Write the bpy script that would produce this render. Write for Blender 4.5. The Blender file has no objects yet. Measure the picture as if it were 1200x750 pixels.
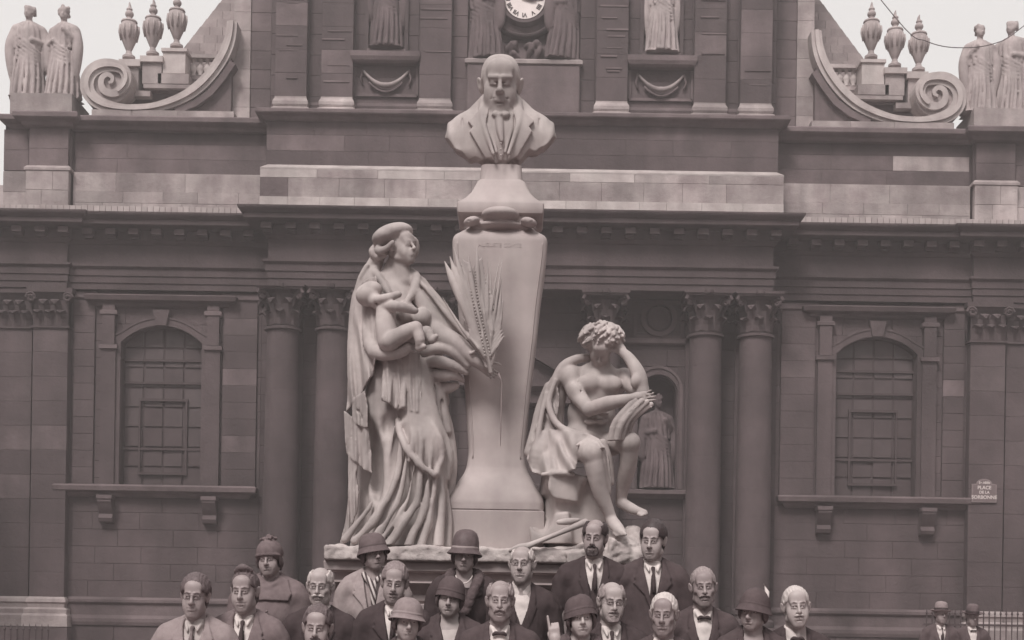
import bpy, math, random
import numpy as np
from mathutils import Vector, Matrix, Euler
random.seed(7); np.random.seed(7)
C = bpy.context.scene.collection
SC = bpy.context.scene
R = math.radians
F = 1600.0            # focal length in photograph pixels (photograph is 1200 x 750)
HY = 718.0            # row of the horizon
ROLL = 0.9
CAMZ = 1.55

# ------------------------------------------------------------------ camera, sky, sun, exposure
cam = bpy.data.cameras.new('camera'); cam_o = bpy.data.objects.new('camera', cam); C.objects.link(cam_o)
cam.sensor_fit = 'HORIZONTAL'; cam.sensor_width = 36.0; cam.lens = 36.0 * F / 1200.0
cam.shift_y = (HY - 375.0) / 1200.0
cam.clip_start = 0.1; cam.clip_end = 3000
cam_o.location = (0, 0, CAMZ)
cam_o.rotation_euler = (Matrix.Rotation(R(90), 3, 'X') @ Matrix.Rotation(R(ROLL), 3, 'Z')).to_euler()
SC.camera = cam_o

world = bpy.data.worlds.new('World'); SC.world = world; world.use_nodes = True
wn = world.node_tree; wn.nodes.clear()
wo = wn.nodes.new('ShaderNodeOutputWorld'); bg = wn.nodes.new('ShaderNodeBackground')
sky = wn.nodes.new('ShaderNodeTexSky'); sky.sky_type = 'NISHITA'; sky.sun_disc = False
SUN_EL, SUN_AZ = R(50), R(-24)       # elevation; azimuth of the sun seen from above, measured from behind the camera
sky.sun_elevation = SUN_EL; sky.sun_rotation = R(180) + SUN_AZ
sky.air_density = 1.0; sky.dust_density = 4.0
hs = wn.nodes.new('ShaderNodeHueSaturation'); hs.inputs['Saturation'].default_value = 0.0
wn.links.new(sky.outputs[0], hs.inputs['Color'])
mx = wn.nodes.new('ShaderNodeMix'); mx.data_type = 'RGBA'; mx.inputs['Factor'].default_value = 0.8
wn.links.new(hs.outputs[0], mx.inputs['A']); mx.inputs['B'].default_value = (7.9, 7.65, 7.5, 1)   # the even overcast layer
wn.links.new(mx.outputs['Result'], bg.inputs['Color']); bg.inputs['Strength'].default_value = 0.10
wn.links.new(bg.outputs[0], wo.inputs[0])

sl = bpy.data.lights.new('sun', 'SUN'); sl.energy = 2.6; sl.angle = R(17); sl.color = (1.0, 0.95, 0.92)
so = bpy.data.objects.new('sun', sl); C.objects.link(so)
d = Vector((math.sin(SUN_AZ) * math.cos(SUN_EL), -math.cos(SUN_AZ) * math.cos(SUN_EL), math.sin(SUN_EL)))
so.rotation_euler = d.to_track_quat('Z', 'Y').to_euler(); so.location = (0, -20, 40)

vs = SC.view_settings
vs.view_transform = 'Standard'; vs.look = 'None'; vs.exposure = 0.4; vs.gamma = 1.0; vs.use_curve_mapping = False

# ------------------------------------------------------------------ picture <-> place
_s, _c = math.sin(R(ROLL)), math.cos(R(ROLL))
def PX(px, py, Y):
    """point at distance Y that lies on photograph pixel (px, py)"""
    dx, dy = px - 600.0, py - HY
    u = dx * _c + dy * _s; v = dy * _c - dx * _s
    return (u * Y / F, Y, CAMZ - v * Y / F)
def ZV(v, Y): return CAMZ + v * Y / F      # height of something v pixels above the horizon

# ------------------------------------------------------------------ materials
def sep(v):
    """warm grey of the brown-toned print at luminance v"""
    t = min(max((v - 0.05) / 0.4, 0), 1)
    g = 0.745 + 0.15 * t; b = 0.775 + 0.09 * t
    k = v / (0.2126 + 0.7152 * g + 0.0722 * b)
    return (k, k * g, k * b, 1)
def mat(name, v, v2=None, scale=6.0, rough=0.85, bump=0.0, bscale=40.0, spots=None, streak=None, rand=0.0, spec=0.3, detail=6, isl=False, pits=0.0):
    m = bpy.data.materials.new(name); m.use_nodes = True; nt = m.node_tree; N = nt.nodes; L = nt.links
    b = N['Principled BSDF']; b.inputs['Roughness'].default_value = rough
    b.inputs['Specular IOR Level'].default_value = spec
    tc = N.new('ShaderNodeTexCoord'); geo = N.new('ShaderNodeNewGeometry')
    pos = geo.outputs['Position']
    v2 = v if v2 is None else v2
    n = N.new('ShaderNodeTexNoise'); n.inputs['Scale'].default_value = scale; n.inputs['Detail'].default_value = detail
    n.inputs['Roughness'].default_value = 0.62
    L.new(pos, n.inputs['Vector'])
    r = N.new('ShaderNodeValToRGB'); r.color_ramp.elements[0].position = 0.32; r.color_ramp.elements[1].position = 0.7
    r.color_ramp.elements[0].color = sep(v); r.color_ramp.elements[1].color = sep(v2)
    L.new(n.outputs['Fac'], r.inputs['Fac']); col = r.outputs['Color']
    def mul(col, fac_out, lo, hi, p0=0.0, p1=1.0):
        mr = N.new('ShaderNodeMapRange'); mr.inputs['From Min'].default_value = p0; mr.inputs['From Max'].default_value = p1
        mr.inputs['To Min'].default_value = lo; mr.inputs['To Max'].default_value = hi; L.new(fac_out, mr.inputs['Value'])
        mm = N.new('ShaderNodeVectorMath'); mm.operation = 'SCALE'; L.new(col, mm.inputs[0]); L.new(mr.outputs[0], mm.inputs['Scale'])
        return mm.outputs[0]
    if rand:
        oi = N.new('ShaderNodeObjectInfo')
        ad = N.new('ShaderNodeMath'); ad.operation = 'ADD'; L.new(oi.outputs['Random'], ad.inputs[0]); L.new(geo.outputs['Random Per Island'], ad.inputs[1])
        fr = N.new('ShaderNodeMath'); fr.operation = 'FRACT'; L.new(ad.outputs[0], fr.inputs[0])
        col = mul(col, fr.outputs[0], 1 - rand, 1 + rand)
    if streak:      # vertical rain streaks: (scale, low, high)
        mp = N.new('ShaderNodeMapping'); mp.inputs['Scale'].default_value = (1, 1, 0.12); L.new(pos, mp.inputs['Vector'])
        n2 = N.new('ShaderNodeTexNoise'); n2.inputs['Scale'].default_value = streak[0]; n2.inputs['Detail'].default_value = 5; L.new(mp.outputs[0], n2.inputs['Vector'])
        col = mul(col, n2.outputs['Fac'], streak[1], streak[2], 0.3, 0.7)
    if spots:       # large blotches of soot: (scale, low, high)
        n3 = N.new('ShaderNodeTexNoise'); n3.inputs['Scale'].default_value = spots[0]; n3.inputs['Detail'].default_value = 4; L.new(pos, n3.inputs['Vector'])
        col = mul(col, n3.outputs['Fac'], spots[1], spots[2], 0.35, 0.65)
    L.new(col, b.inputs['Base Color'])
    if bump:
        n4 = N.new('ShaderNodeTexNoise'); n4.inputs['Scale'].default_value = bscale; n4.inputs['Detail'].default_value = 8; L.new(pos, n4.inputs['Vector'])
        n4.inputs['Roughness'].default_value = 0.65
        bp = N.new('ShaderNodeBump'); bp.inputs['Strength'].default_value = 0.6; bp.inputs['Distance'].default_value = bump
        L.new(n4.outputs['Fac'], bp.inputs['Height']); L.new(bp.outputs[0], b.inputs['Normal'])
    return m
M = {}
M['soot'] = mat('sooty_limestone', .064, .088, 1.3, bump=.03, bscale=9, streak=(1.3, .80, 1.16), spots=(.35, .78, 1.18), rand=.045)
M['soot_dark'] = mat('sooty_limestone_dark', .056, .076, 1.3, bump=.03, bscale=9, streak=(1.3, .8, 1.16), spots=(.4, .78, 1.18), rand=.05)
M['soot_pale'] = mat('weathered_limestone', .082, .13, 1.5, bump=.03, bscale=9, streak=(1.4, .8, 1.2), spots=(.5, .8, 1.15), rand=.12)
M['washed'] = mat('rain_washed_limestone', .23, .38, 1.6, bump=.03, bscale=12, streak=(2.2, .78, 1.15), spots=(.7, .74, 1.14), rand=.17)
M['washed_hi'] = mat('pale_limestone', .34, .48, 2.0, bump=.02, bscale=12, streak=(2.0, .8, 1.1), rand=.1)
M['joint'] = mat('mortar', .058, .074, 3, bump=.01)
M['lead'] = mat('lead_flashing', .30, .40, 3, rand=.12)
M['slate'] = mat('roof_slate', .24, .32, 3, bump=.02, bscale=10, rand=.14)
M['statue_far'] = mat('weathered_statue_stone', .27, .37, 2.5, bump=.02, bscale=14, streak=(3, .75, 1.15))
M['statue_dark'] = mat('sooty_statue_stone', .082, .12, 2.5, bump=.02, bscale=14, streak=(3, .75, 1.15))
M['marble'] = mat('statue_limestone', .38, .50, 5, bump=.0012, bscale=130, streak=(7, .72, 1.06), spots=(2.2, .80, 1.06), rough=.75)
M['term'] = mat('term_limestone', .33, .41, 4, bump=.001, bscale=150, streak=(6, .85, 1.08), spots=(1.6, .86, 1.08), rough=.75)
M['rough_stone'] = mat('rough_hewn_stone', .36, .52, 14, bump=.012, bscale=45, spots=(5, .8, 1.1))
M['plinth'] = mat('plinth_limestone', .25, .33, 5, bump=.002, bscale=90, spots=(2, .85, 1.1), rand=.05)
M['glass'] = mat('dark_leaded_glass', .052, .078, 1.6, rough=.35, spec=.5)
M['glazing'] = mat('iron_glazing_bar', .052, .068, 3)
M['iron'] = mat('painted_iron', .055, .07, 8, rough=.5)
M['clock_white'] = mat('enamel_dial', .66, .74, 3, rough=.4)
M['clock_black'] = mat('black_enamel', .05, .05, 3, rough=.4)
M['sign_blue'] = mat('blue_enamel', .14, .17, 6, rough=.3)
M['sign_green'] = mat('green_enamel_border', .20, .24, 6, rough=.3)
M['sign_white'] = mat('white_enamel', .6, .65, 3, rough=.4)
M['ground'] = mat('cobbled_ground', .16, .22, 8, bump=.01, bscale=20, spots=(.3, .85, 1.1))
M['pave'] = mat('paving_stone', .20, .26, 8, bump=.004, bscale=30, rand=.08)

# ------------------------------------------------------------------ things and parts
def tag(o, label=None, cat=None, group=None, kind=None):
    if label: o['label'] = label
    if cat: o['category'] = cat
    if group: o['group'] = group
    if kind: o['kind'] = kind
    return o
def wloc(o):
    p = Vector((0, 0, 0))
    while o is not None:
        p += o.location; o = o.parent
    return p
def thing(name, label, cat, loc=(0, 0, 0), group=None):
    o = bpy.data.objects.new(name, None); o.empty_display_size = .2; C.objects.link(o); o.location = loc
    return tag(o, label, cat, group)
def link(name, me, parent=None, kind=None, label=None):
    o = bpy.data.objects.new(name, me); C.objects.link(o)
    if parent is not None: o.parent = parent
    return tag(o, label, None, None, kind)
def mesh_obj(name, V, Fc, material, parent=None, smooth=False, kind=None, label=None, loc=None):
    """V in world space; the object's origin goes to loc (or its parent's origin)"""
    base = wloc(parent) if parent is not None else Vector((0, 0, 0))
    org = Vector(loc) if loc is not None else base
    V = np.asarray(V, dtype=np.float64) - np.array(org)
    me = bpy.data.meshes.new(name)
    if isinstance(Fc, np.ndarray) and Fc.ndim == 2:
        n = Fc.shape[1]
        me.vertices.add(len(V)); me.vertices.foreach_set('co', V.astype(np.float32).ravel())
        me.loops.add(Fc.size); me.loops.foreach_set('vertex_index', Fc.astype(np.int32).ravel())
        me.polygons.add(len(Fc)); me.polygons.foreach_set('loop_start', (np.arange(len(Fc)) * n).astype(np.int32))
        me.update(calc_edges=True)
    else:
        me.from_pydata([tuple(v) for v in V], [], Fc)
    if smooth is True:
        me.polygons.foreach_set('use_smooth', np.ones(len(me.polygons), dtype=bool))
    elif smooth:
        me.polygons.foreach_set('use_smooth', np.ones(len(me.polygons), dtype=bool)); me.set_sharp_from_angle(angle=R(smooth))
    if material is not None: me.materials.append(material)
    o = link(name, me, parent, kind, label); o.location = org - base
    return o
class MB:
    def __init__(s): s.v = []; s.f = []
    def add(s, vs, fs):
        n = len(s.v); s.v += [tuple(p) for p in vs]; s.f += [tuple(i + n for i in f) for f in fs]
        return s
    def box(s, x0, x1, y0, y1, z0, z1, ch=0.0, taper=0.0):
        if ch:
            c = ch
            vs = [(x0, y1, z0), (x1, y1, z0), (x1, y1, z1), (x0, y1, z1), (x0, y0 + c, z0), (x1, y0 + c, z0), (x1, y0 + c, z1), (x0, y0 + c, z1),
                  (x0 + c, y0, z0 + c), (x1 - c, y0, z0 + c), (x1 - c, y0, z1 - c), (x0 + c, y0, z1 - c)]
            fs = [(3, 2, 1, 0), (0, 1, 5, 4), (1, 2, 6, 5), (2, 3, 7, 6), (3, 0, 4, 7), (4, 5, 9, 8), (5, 6, 10, 9), (6, 7, 11, 10), (7, 4, 8, 11), (8, 9, 10, 11)]
            return s.add(vs, fs)
        t = taper
        vs = [(x0, y0, z0), (x1, y0, z0), (x1, y1, z0), (x0, y1, z0), (x0 + t, y0 + t, z1), (x1 - t, y0 + t, z1), (x1 - t, y1 - t, z1), (x0 + t, y1 - t, z1)]
        return s.add(vs, [(0, 3, 2, 1), (4, 5, 6, 7), (0, 1, 5, 4), (1, 2, 6, 5), (2, 3, 7, 6), (3, 0, 4, 7)])
    def lathe(s, prof, c, n=32, a0=0, a1=360, sx=1, sy=1, closed=True):
        """prof: list of (r, z)"""
        full = abs(a1 - a0 - 360) < 1e-6; m = n if full else n + 1
        vs = []
        for r, z in prof:
            for i in range(m):
                a = R(a0 + (a1 - a0) * i / n); vs.append((c[0] + sx * r * math.cos(a), c[1] + sy * r * math.sin(a), c[2] + z))
        fs = []
        for j in range(len(prof) - 1):
            for i in range(n):
                i2 = (i + 1) % m; fs.append((j * m + i, j * m + i2, (j + 1) * m + i2, (j + 1) * m + i))
        if closed and full:
            fs.append(tuple(range(m - 1, -1, -1))); fs.append(tuple((len(prof) - 1) * m + i for i in range(m)))
        return s.add(vs, fs)
    def prism(s, poly, y0, y1):
        """poly: (x, z) outline, extruded along y"""
        n = len(poly); vs = [(x, y0, z) for x, z in poly] + [(x, y1, z) for x, z in poly]
        fs = [tuple(range(n)), tuple(range(2 * n - 1, n - 1, -1))] + [(i, n + i, n + (i + 1) % n, (i + 1) % n) for i in range(n)]
        return s.add(vs, fs)
    def strip(s, path, y0, y1, w):
        """ribbon of half width w[i] along path (x, z), extruded y0..y1"""
        n = len(path); L_, R_ = [], []
        for i, (x, z) in enumerate(path):
            a = path[max(i - 1, 0)]; b = path[min(i + 1, n - 1)]
            tx, tz = b[0] - a[0], b[1] - a[1]; l = math.hypot(tx, tz) or 1; nx, nz = -tz / l, tx / l
            ww = w[i] if hasattr(w, '__len__') else w
            L_.append((x + nx * ww, z + nz * ww)); R_.append((x - nx * ww, z - nz * ww))
        vs = []
        for i in range(n):
            vs += [(L_[i][0], y0, L_[i][1]), (R_[i][0], y0, R_[i][1]), (R_[i][0], y1, R_[i][1]), (L_[i][0], y1, L_[i][1])]
        fs = [(0, 1, 2, 3), (4 * n - 1, 4 * n - 2, 4 * n - 3, 4 * n - 4)]
        for i in range(n - 1):
            for k in range(4): fs.append((4 * i + k, 4 * i + 4 + k, 4 * i + 4 + (k + 1) % 4, 4 * i + (k + 1) % 4))
        return s.add(vs, fs)
    def tube(s, pts, r, n=8, cap=True):
        pts = [Vector(p) for p in pts]; m = len(pts); vs = []
        for i, p in enumerate(pts):
            t = (pts[min(i + 1, m - 1)] - pts[max(i - 1, 0)]).normalized()
            up = Vector((0, 0, 1)) if abs(t.z) < .9 else Vector((0, 1, 0))
            a = t.cross(up).normalized(); b = t.cross(a).normalized(); rr = r[i] if hasattr(r, '__len__') else r
            for k in range(n):
                an = 2 * math.pi * k / n; vs.append(p + a * rr * math.cos(an) + b * rr * math.sin(an))
        fs = [(i * n + k, i * n + (k + 1) % n, (i + 1) * n + (k + 1) % n, (i + 1) * n + k) for i in range(m - 1) for k in range(n)]
        if cap: fs += [tuple(range(n - 1, -1, -1)), tuple((m - 1) * n + k for k in range(n))]
        return s.add(vs, fs)
    def sweep3(s, prof, x0, x1, yf, yb):
        """moulding profile (o, z) swept round the left return, front and right return of a block"""
        vs = []
        for o, z in prof: vs += [(x0 - o, yb, z), (x0 - o, yf - o, z), (x1 + o, yf - o, z), (x1 + o, yb, z)]
        fs = [(j * 4 + k, j * 4 + k + 1, j * 4 + 5 + k, j * 4 + 4 + k) for j in range(len(prof) - 1) for k in range(3)]
        n = len(prof); fs += [(0, 3, 2, 1), (4 * n - 4, 4 * n - 3, 4 * n - 2, 4 * n - 1)]
        fs.append(tuple(4 * j for j in range(n))); fs.append(tuple(4 * j + 3 for j in reversed(range(n))))
        return s.add(vs, fs)
    def build(s, name, material, parent=None, smooth=False, kind=None, label=None, loc=None):
        return mesh_obj(name, s.v, s.f, material, parent, smooth, kind, label, loc)
def fixn(o):
    import bmesh
    bm = bmesh.new(); bm.from_mesh(o.data); bmesh.ops.recalc_face_normals(bm, faces=bm.faces); bm.to_mesh(o.data); bm.free(); return o

# ------------------------------------------------------------------ solid sculpting on a distance field
def smin(a, b, k):
    h = np.clip(.5 + .5 * (b - a) / k, 0, 1); return b * (1 - h) + a * h - k * h * (1 - h)
def rotm(rx=0, ry=0, rz=0):
    return np.array(Euler((R(rx), R(ry), R(rz)), 'XYZ').to_matrix())
class T:
    """placement of local shapes: p = o + s * Rm @ q"""
    def __init__(s, o=(0, 0, 0), Rm=None, sc=1.0, xs=1.0, zs=1.0): s.o = np.array(o, float); s.R = np.eye(3) if Rm is None else Rm; s.s = sc; s.xs = xs; s.zs = zs
    def __call__(s, q):
        q = np.array(q, float); q[0] *= s.xs
        if q[2] < 0: q[2] *= s.zs
        return s.o + s.s * (s.R @ q)
ID = T()
def ELL(c, r, rot=None):
    c = np.array(c, float); r = np.array([r] * 3 if np.isscalar(r) else r, float); Rm = None if rot is None else rotm(*rot)
    def fn(x, y, z):
        x = x - c[0]; y = y - c[1]; z = z - c[2]
        if Rm is not None:
            x, y, z = Rm[0, 0] * x + Rm[1, 0] * y + Rm[2, 0] * z, Rm[0, 1] * x + Rm[1, 1] * y + Rm[2, 1] * z, Rm[0, 2] * x + Rm[1, 2] * y + Rm[2, 2] * z
        k0 = np.sqrt((x / r[0]) ** 2 + (y / r[1]) ** 2 + (z / r[2]) ** 2); k1 = np.sqrt((x / r[0] ** 2) ** 2 + (y / r[1] ** 2) ** 2 + (z / r[2] ** 2) ** 2) + 1e-6
        return k0 * (k0 - 1) / k1
    m = r if Rm is None else np.full(3, r.max()); return (fn, c - m, c + m)
def CONE(a, b, ra, rb=None):
    a = np.array(a, float); b = np.array(b, float); rb = ra if rb is None else rb; ba = b - a; bb = float(ba @ ba) + 1e-9
    def fn(x, y, z):
        x = x - a[0]; y = y - a[1]; z = z - a[2]
        t = np.clip((x * ba[0] + y * ba[1] + z * ba[2]) / bb, 0, 1)
        return np.sqrt((x - t * ba[0]) ** 2 + (y - t * ba[1]) ** 2 + (z - t * ba[2]) ** 2) - (ra + (rb - ra) * t)
    m = max(ra, rb); return (fn, np.minimum(a, b) - m, np.maximum(a, b) + m)
def BOX(c, h, r=0.0, rot=None):
    c = np.array(c, float); h = np.array(h, float); Rm = None if rot is None else rotm(*rot)
    def fn(x, y, z):
        x = x - c[0]; y = y - c[1]; z = z - c[2]
        if Rm is not None:
            x, y, z = Rm[0, 0] * x + Rm[1, 0] * y + Rm[2, 0] * z, Rm[0, 1] * x + Rm[1, 1] * y + Rm[2, 1] * z, Rm[0, 2] * x + Rm[1, 2] * y + Rm[2, 2] * z
        qx = abs(x) - h[0] + r; qy = abs(y) - h[1] + r; qz = abs(z) - h[2] + r
        return np.sqrt(np.maximum(qx, 0) ** 2 + np.maximum(qy, 0) ** 2 + np.maximum(qz, 0) ** 2) + np.minimum(np.maximum(qx, np.maximum(qy, qz)), 0) - r
    m = h if Rm is None else np.full(3, float(np.linalg.norm(h))); return (fn, c - m, c + m)
def catmull(P, n=4):
    P = np.array(P, float); Q = np.vstack([2 * P[0] - P[1], P, 2 * P[-1] - P[-2]]); out = []
    for i in range(1, len(Q) - 2):
        for t in np.arange(n) / n:
            out.append(.5 * (2 * Q[i] + (Q[i + 1] - Q[i - 1]) * t + (2 * Q[i - 1] - 5 * Q[i] + 4 * Q[i + 1] - Q[i + 2]) * t * t + (3 * Q[i] - Q[i - 1] - 3 * Q[i + 1] + Q[i + 2]) * t ** 3))
    out.append(P[-1]); return np.array(out)
class Field:
    def __init__(s, xs, ys, zs):
        s.ax = [np.asarray(a, dtype=np.float32) for a in (xs, ys, zs)]; s.f = np.ones([len(a) for a in s.ax], dtype=np.float32)
    @staticmethod
    def box(lo, hi, h): return Field(*[np.arange(lo[i], hi[i] + h, h) for i in range(3)])
    def sl(s, lo, hi):
        return tuple(slice(int(np.searchsorted(s.ax[i], lo[i])), int(np.searchsorted(s.ax[i], hi[i]))) for i in range(3))
    def put(s, prim, k=.01, op='u', tf=ID, thick=0):
        fn, lo, hi = prim; pad = k * 1.1 + .02 * tf.s
        cs = np.array([tf((x, y, z)) for x in (lo[0], hi[0]) for y in (lo[1], hi[1]) for z in (lo[2], hi[2])])
        sl = s.sl(cs.min(0) - pad, cs.max(0) + pad)
        x = s.ax[0][sl[0]][:, None, None]; y = s.ax[1][sl[1]][None, :, None]; z = s.ax[2][sl[2]][None, None, :]
        if 0 in (x.size, y.size, z.size): return s
        if tf is not ID:
            A = tf.R.T / tf.s; x0 = x - tf.o[0]; y0 = y - tf.o[1]; z0 = z - tf.o[2]
            x, y, z = (A[i, 0] * x0 + A[i, 1] * y0 + A[i, 2] * z0 for i in range(3))
            if tf.zs != 1: z = np.where(z < 0, z / tf.zs, z)
            if tf.xs != 1: x = x / tf.xs
        dd = fn(x, y, z) * tf.s
        g = s.f[sl]
        if op == 'u': s.f[sl] = smin(g, dd, k)
        elif op == 's': s.f[sl] = -smin(-g, dd, k)
        elif op == 'i': s.f[sl] = -smin(-g, -dd, k)
        return s
    def tube(s, P, r, k=.01, op='u', tf=ID, n=4):
        if not hasattr(r, '__len__'): r = [r] * len(P)
        Q = catmull([tuple(p) + (rr,) for p, rr in zip(P, r)], n); Q[:, 3] = np.maximum(Q[:, 3], .0008)
        def fn(x, y, z):
            d = None
            for a, b in zip(Q[:-1], Q[1:]):
                ba = b[:3] - a[:3]; bb = float(ba @ ba) + 1e-9; X = x - a[0]; Y = y - a[1]; Z = z - a[2]
                t = np.clip((X * ba[0] + Y * ba[1] + Z * ba[2]) / bb, 0, 1)
                e = np.sqrt((X - t * ba[0]) ** 2 + (Y - t * ba[1]) ** 2 + (Z - t * ba[2]) ** 2) - (a[3] + (b[3] - a[3]) * t)
                d = e if d is None else np.minimum(d, e)
            return d
        m = Q[:, 3].max(); return s.put((fn, Q[:, :3].min(0) - m, Q[:, :3].max(0) + m), k, op, tf)
    def grid(s): return s.ax[0][:, None, None], s.ax[1][None, :, None], s.ax[2][None, None, :]
    def copy(s):
        g = Field(*s.ax); g.f = s.f.copy(); return g
    def mesh(s):
        """surface nets on the rectilinear grid"""
        f = s.f.copy(); f[0] = f[-1] = 1; f[:, 0] = f[:, -1] = 1; f[:, :, 0] = f[:, :, -1] = 1
        ins = f < 0; nx, ny, nz = f.shape
        cnt = np.zeros((nx - 1, ny - 1, nz - 1), np.int8)
        for i in (0, 1):
            for j in (0, 1):
                for k in (0, 1): cnt += ins[i:nx - 1 + i, j:ny - 1 + j, k:nz - 1 + k]
        I, J, K = np.nonzero((cnt > 0) & (cnt < 8)); idx = np.full(cnt.shape, -1, np.int32); idx[I, J, K] = np.arange(len(I))
        cor = {(a, b, c): f[I + a, J + b, K + c] for a in (0, 1) for b in (0, 1) for c in (0, 1)}
        acc = np.zeros((len(I), 3), np.float32); num = np.zeros(len(I), np.float32)
        for a in cor:
            for ax in range(3):
                if a[ax] == 0:
                    b = list(a); b[ax] = 1; b = tuple(b); fa, fb = cor[a], cor[b]; m = (fa < 0) != (fb < 0)
                    t = np.where(m, fa / np.where(m, fa - fb, 1), 0)
                    for q in range(3): acc[:, q] += np.where(m, (t if q == ax else a[q]), 0)
                    num += m
        acc /= num[:, None]
        V = np.empty_like(acc)
        for q, base in enumerate((I, J, K)):
            A = s.ax[q]; V[:, q] = A[base] + acc[:, q] * (A[base + 1] - A[base])
        Fs = []
        for ax in range(3):
            sl0 = [slice(1, n - 1) for n in f.shape]; sl1 = list(sl0); sl0[ax] = slice(0, f.shape[ax] - 1); sl1[ax] = slice(1, f.shape[ax])
            A, B = ins[tuple(sl0)], ins[tuple(sl1)]; p = np.nonzero(A != B); off = [1, 1, 1]; off[ax] = 0
            i, j, k = (p[q] + off[q] for q in range(3)); flip = B[p]
            u, v = [(1, 2), (2, 0), (0, 1)][ax]
            def cell(du, dv):
                c = [i, j, k]; c[u] = c[u] - du; c[v] = c[v] - dv; return idx[c[0], c[1], c[2]]
            q4 = np.stack([cell(1, 1), cell(0, 1), cell(0, 0), cell(1, 0)], 1)
            q4[flip] = q4[flip][:, ::-1]; Fs.append(q4)
        Fs = np.vstack(Fs); Fs = Fs[(Fs >= 0).all(1)]
        return V, Fs
    def build(s, name, material, parent=None, kind=None, label=None, loc=None, relax=0):
        V, Fs = s.mesh()
        for _ in range(relax):
            acc = np.zeros_like(V); n = np.zeros(len(V), np.float32)
            for a, b in ((0, 1), (1, 2), (2, 3), (3, 0)):
                np.add.at(acc, Fs[:, a], V[Fs[:, b]]); np.add.at(n, Fs[:, a], 1); np.add.at(acc, Fs[:, b], V[Fs[:, a]]); np.add.at(n, Fs[:, b], 1)
            V = V * .5 + .5 * acc / np.maximum(n, 1)[:, None]
        return mesh_obj(name, V, Fs, material, parent, True, kind, label, loc)
def vnoise(x, y, z, seed=0):
    """cheap smooth noise from summed sines"""
    r = np.random.RandomState(seed); o = 0
    for k in range(5):
        a = r.normal(size=3); a = a / np.linalg.norm(a) * (1 + .7 * k); p = r.rand(2) * 6.28
        o = o + np.sin(a[0] * x + a[1] * y + a[2] * z + p[0]) * np.sin(a[1] * x - a[2] * y + a[0] * z + p[1]) / (1 + .5 * k)
    return o / 2
# ================================================================== THE CHURCH
AX = 0.08
def Hh(h, Y): return h * Y / F
def LV(px, py):
    dx, dy = px - 600.0, py - HY; return (-(dx + dy * _s - 3.5), -(dy - dx * _s))
ground = MB().add([(-400, -60, 0), (400, -60, 0), (400, 900, 0), (-400, 900, 0)], [(0, 1, 2, 3)]).build('ground', M['ground'], kind='structure')
church = thing('church', 'soot-darkened baroque church front with columns, scrolls and a clock behind the monument', 'church', (AX, 36, 0))
BL = []
def wall(x0, x1, z0, z1, yf, ch, bl, m, op=(), prio=1.0, depth=.03, gap=.007, jit=.004, pale=None, back=True):
    """courses of ashlar in front of a mortar backing; op: openings (xa, xb, za, zb)"""
    n = max(1, round((z1 - z0) / ch)); h = (z1 - z0) / n; rnd = random.Random(int(abs(x0 * 91 + z0 * 37) * 10))
    for i in range(n):
        a, b = z0 + i * h, z0 + (i + 1) * h; spans = [(x0, x1)]
        for xa, xb, za, zb in op:
            if zb > a + .03 and za < b - .03:
                ns = []
                for s0, s1 in spans:
                    if xb <= s0 or xa >= s1: ns.append((s0, s1)); continue
                    if xa > s0: ns.append((s0, xa))
                    if xb < s1: ns.append((xb, s1))
                spans = ns
        for s0, s1 in spans:
            if s1 - s0 < .04: continue
            k = max(1, round((s1 - s0) / bl)); cuts = [s0]
            for q in range(1, k): cuts.append(s0 + (s1 - s0) * (q + (.25 if i % 2 else -.25) * (k > 1) + rnd.uniform(-.12, .12)) / k)
            cuts.append(s1)
            for c0, c1 in zip(cuts[:-1], cuts[1:]):
                mm = m
                if pale and rnd.random() < pale[1]: mm = pale[0]
                BL.append((c0 + gap / 2, c1 - gap / 2, yf + rnd.uniform(0, jit), yf + depth, a + gap / 2, b - gap / 2, mm, prio * (1.3 if mm is not m else 1)))
unit = MB().box(0, 1, 0, 1, 0, 1, ch=.02)
unit_me = {}
def emit_blocks(limit=300):
    BL.sort(key=lambda b: -(b[1] - b[0]) * (b[5] - b[4]) * b[7])
    for b in BL[:limit]:
        if b[6] not in unit_me:
            me = bpy.data.meshes.new('stone_block'); me.from_pydata(unit.v, [], unit.f); me.materials.append(M[b[6]]); unit_me[b[6]] = me
        o = link('stone_block', unit_me[b[6]], church); o.location = Vector((b[0], b[2], b[4])) - church.location
        o.scale = (b[1] - b[0], b[3] - b[2], b[5] - b[4])
    rest = {}
    for b in BL[limit:]: rest.setdefault(b[6], MB()).box(*b[:6], ch=.008)
    for k, mb in rest.items(): mb.build('stone_courses', M[k], church, kind='stuff')
def frame_solid(mb, x0, x1, z0, z1, ya, yb, op):
    zs = sorted({z0, z1} | {z for o in op for z in o[2:] if z0 < z < z1})
    for a, b in zip(zs[:-1], zs[1:]):
        sp = [(x0, x1)]
        for xa, xb, za, zb in op:
            if za <= a and zb >= b:
                sp = [s for s0, s1 in sp for s in (((s0, min(s1, xa)),) if xa > s0 else ()) + (((max(s0, xb), s1),) if xb < s1 else ()) if s[1] - s[0] > 1e-4] if any(not (xb <= s0 or xa >= s1) for s0, s1 in sp) else sp
        for s0, s1 in sp: mb.box(s0, s1, ya, yb, a, b)
YW = 36.0
def pv(v, Y=YW): return ZV(v, Y)
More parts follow.
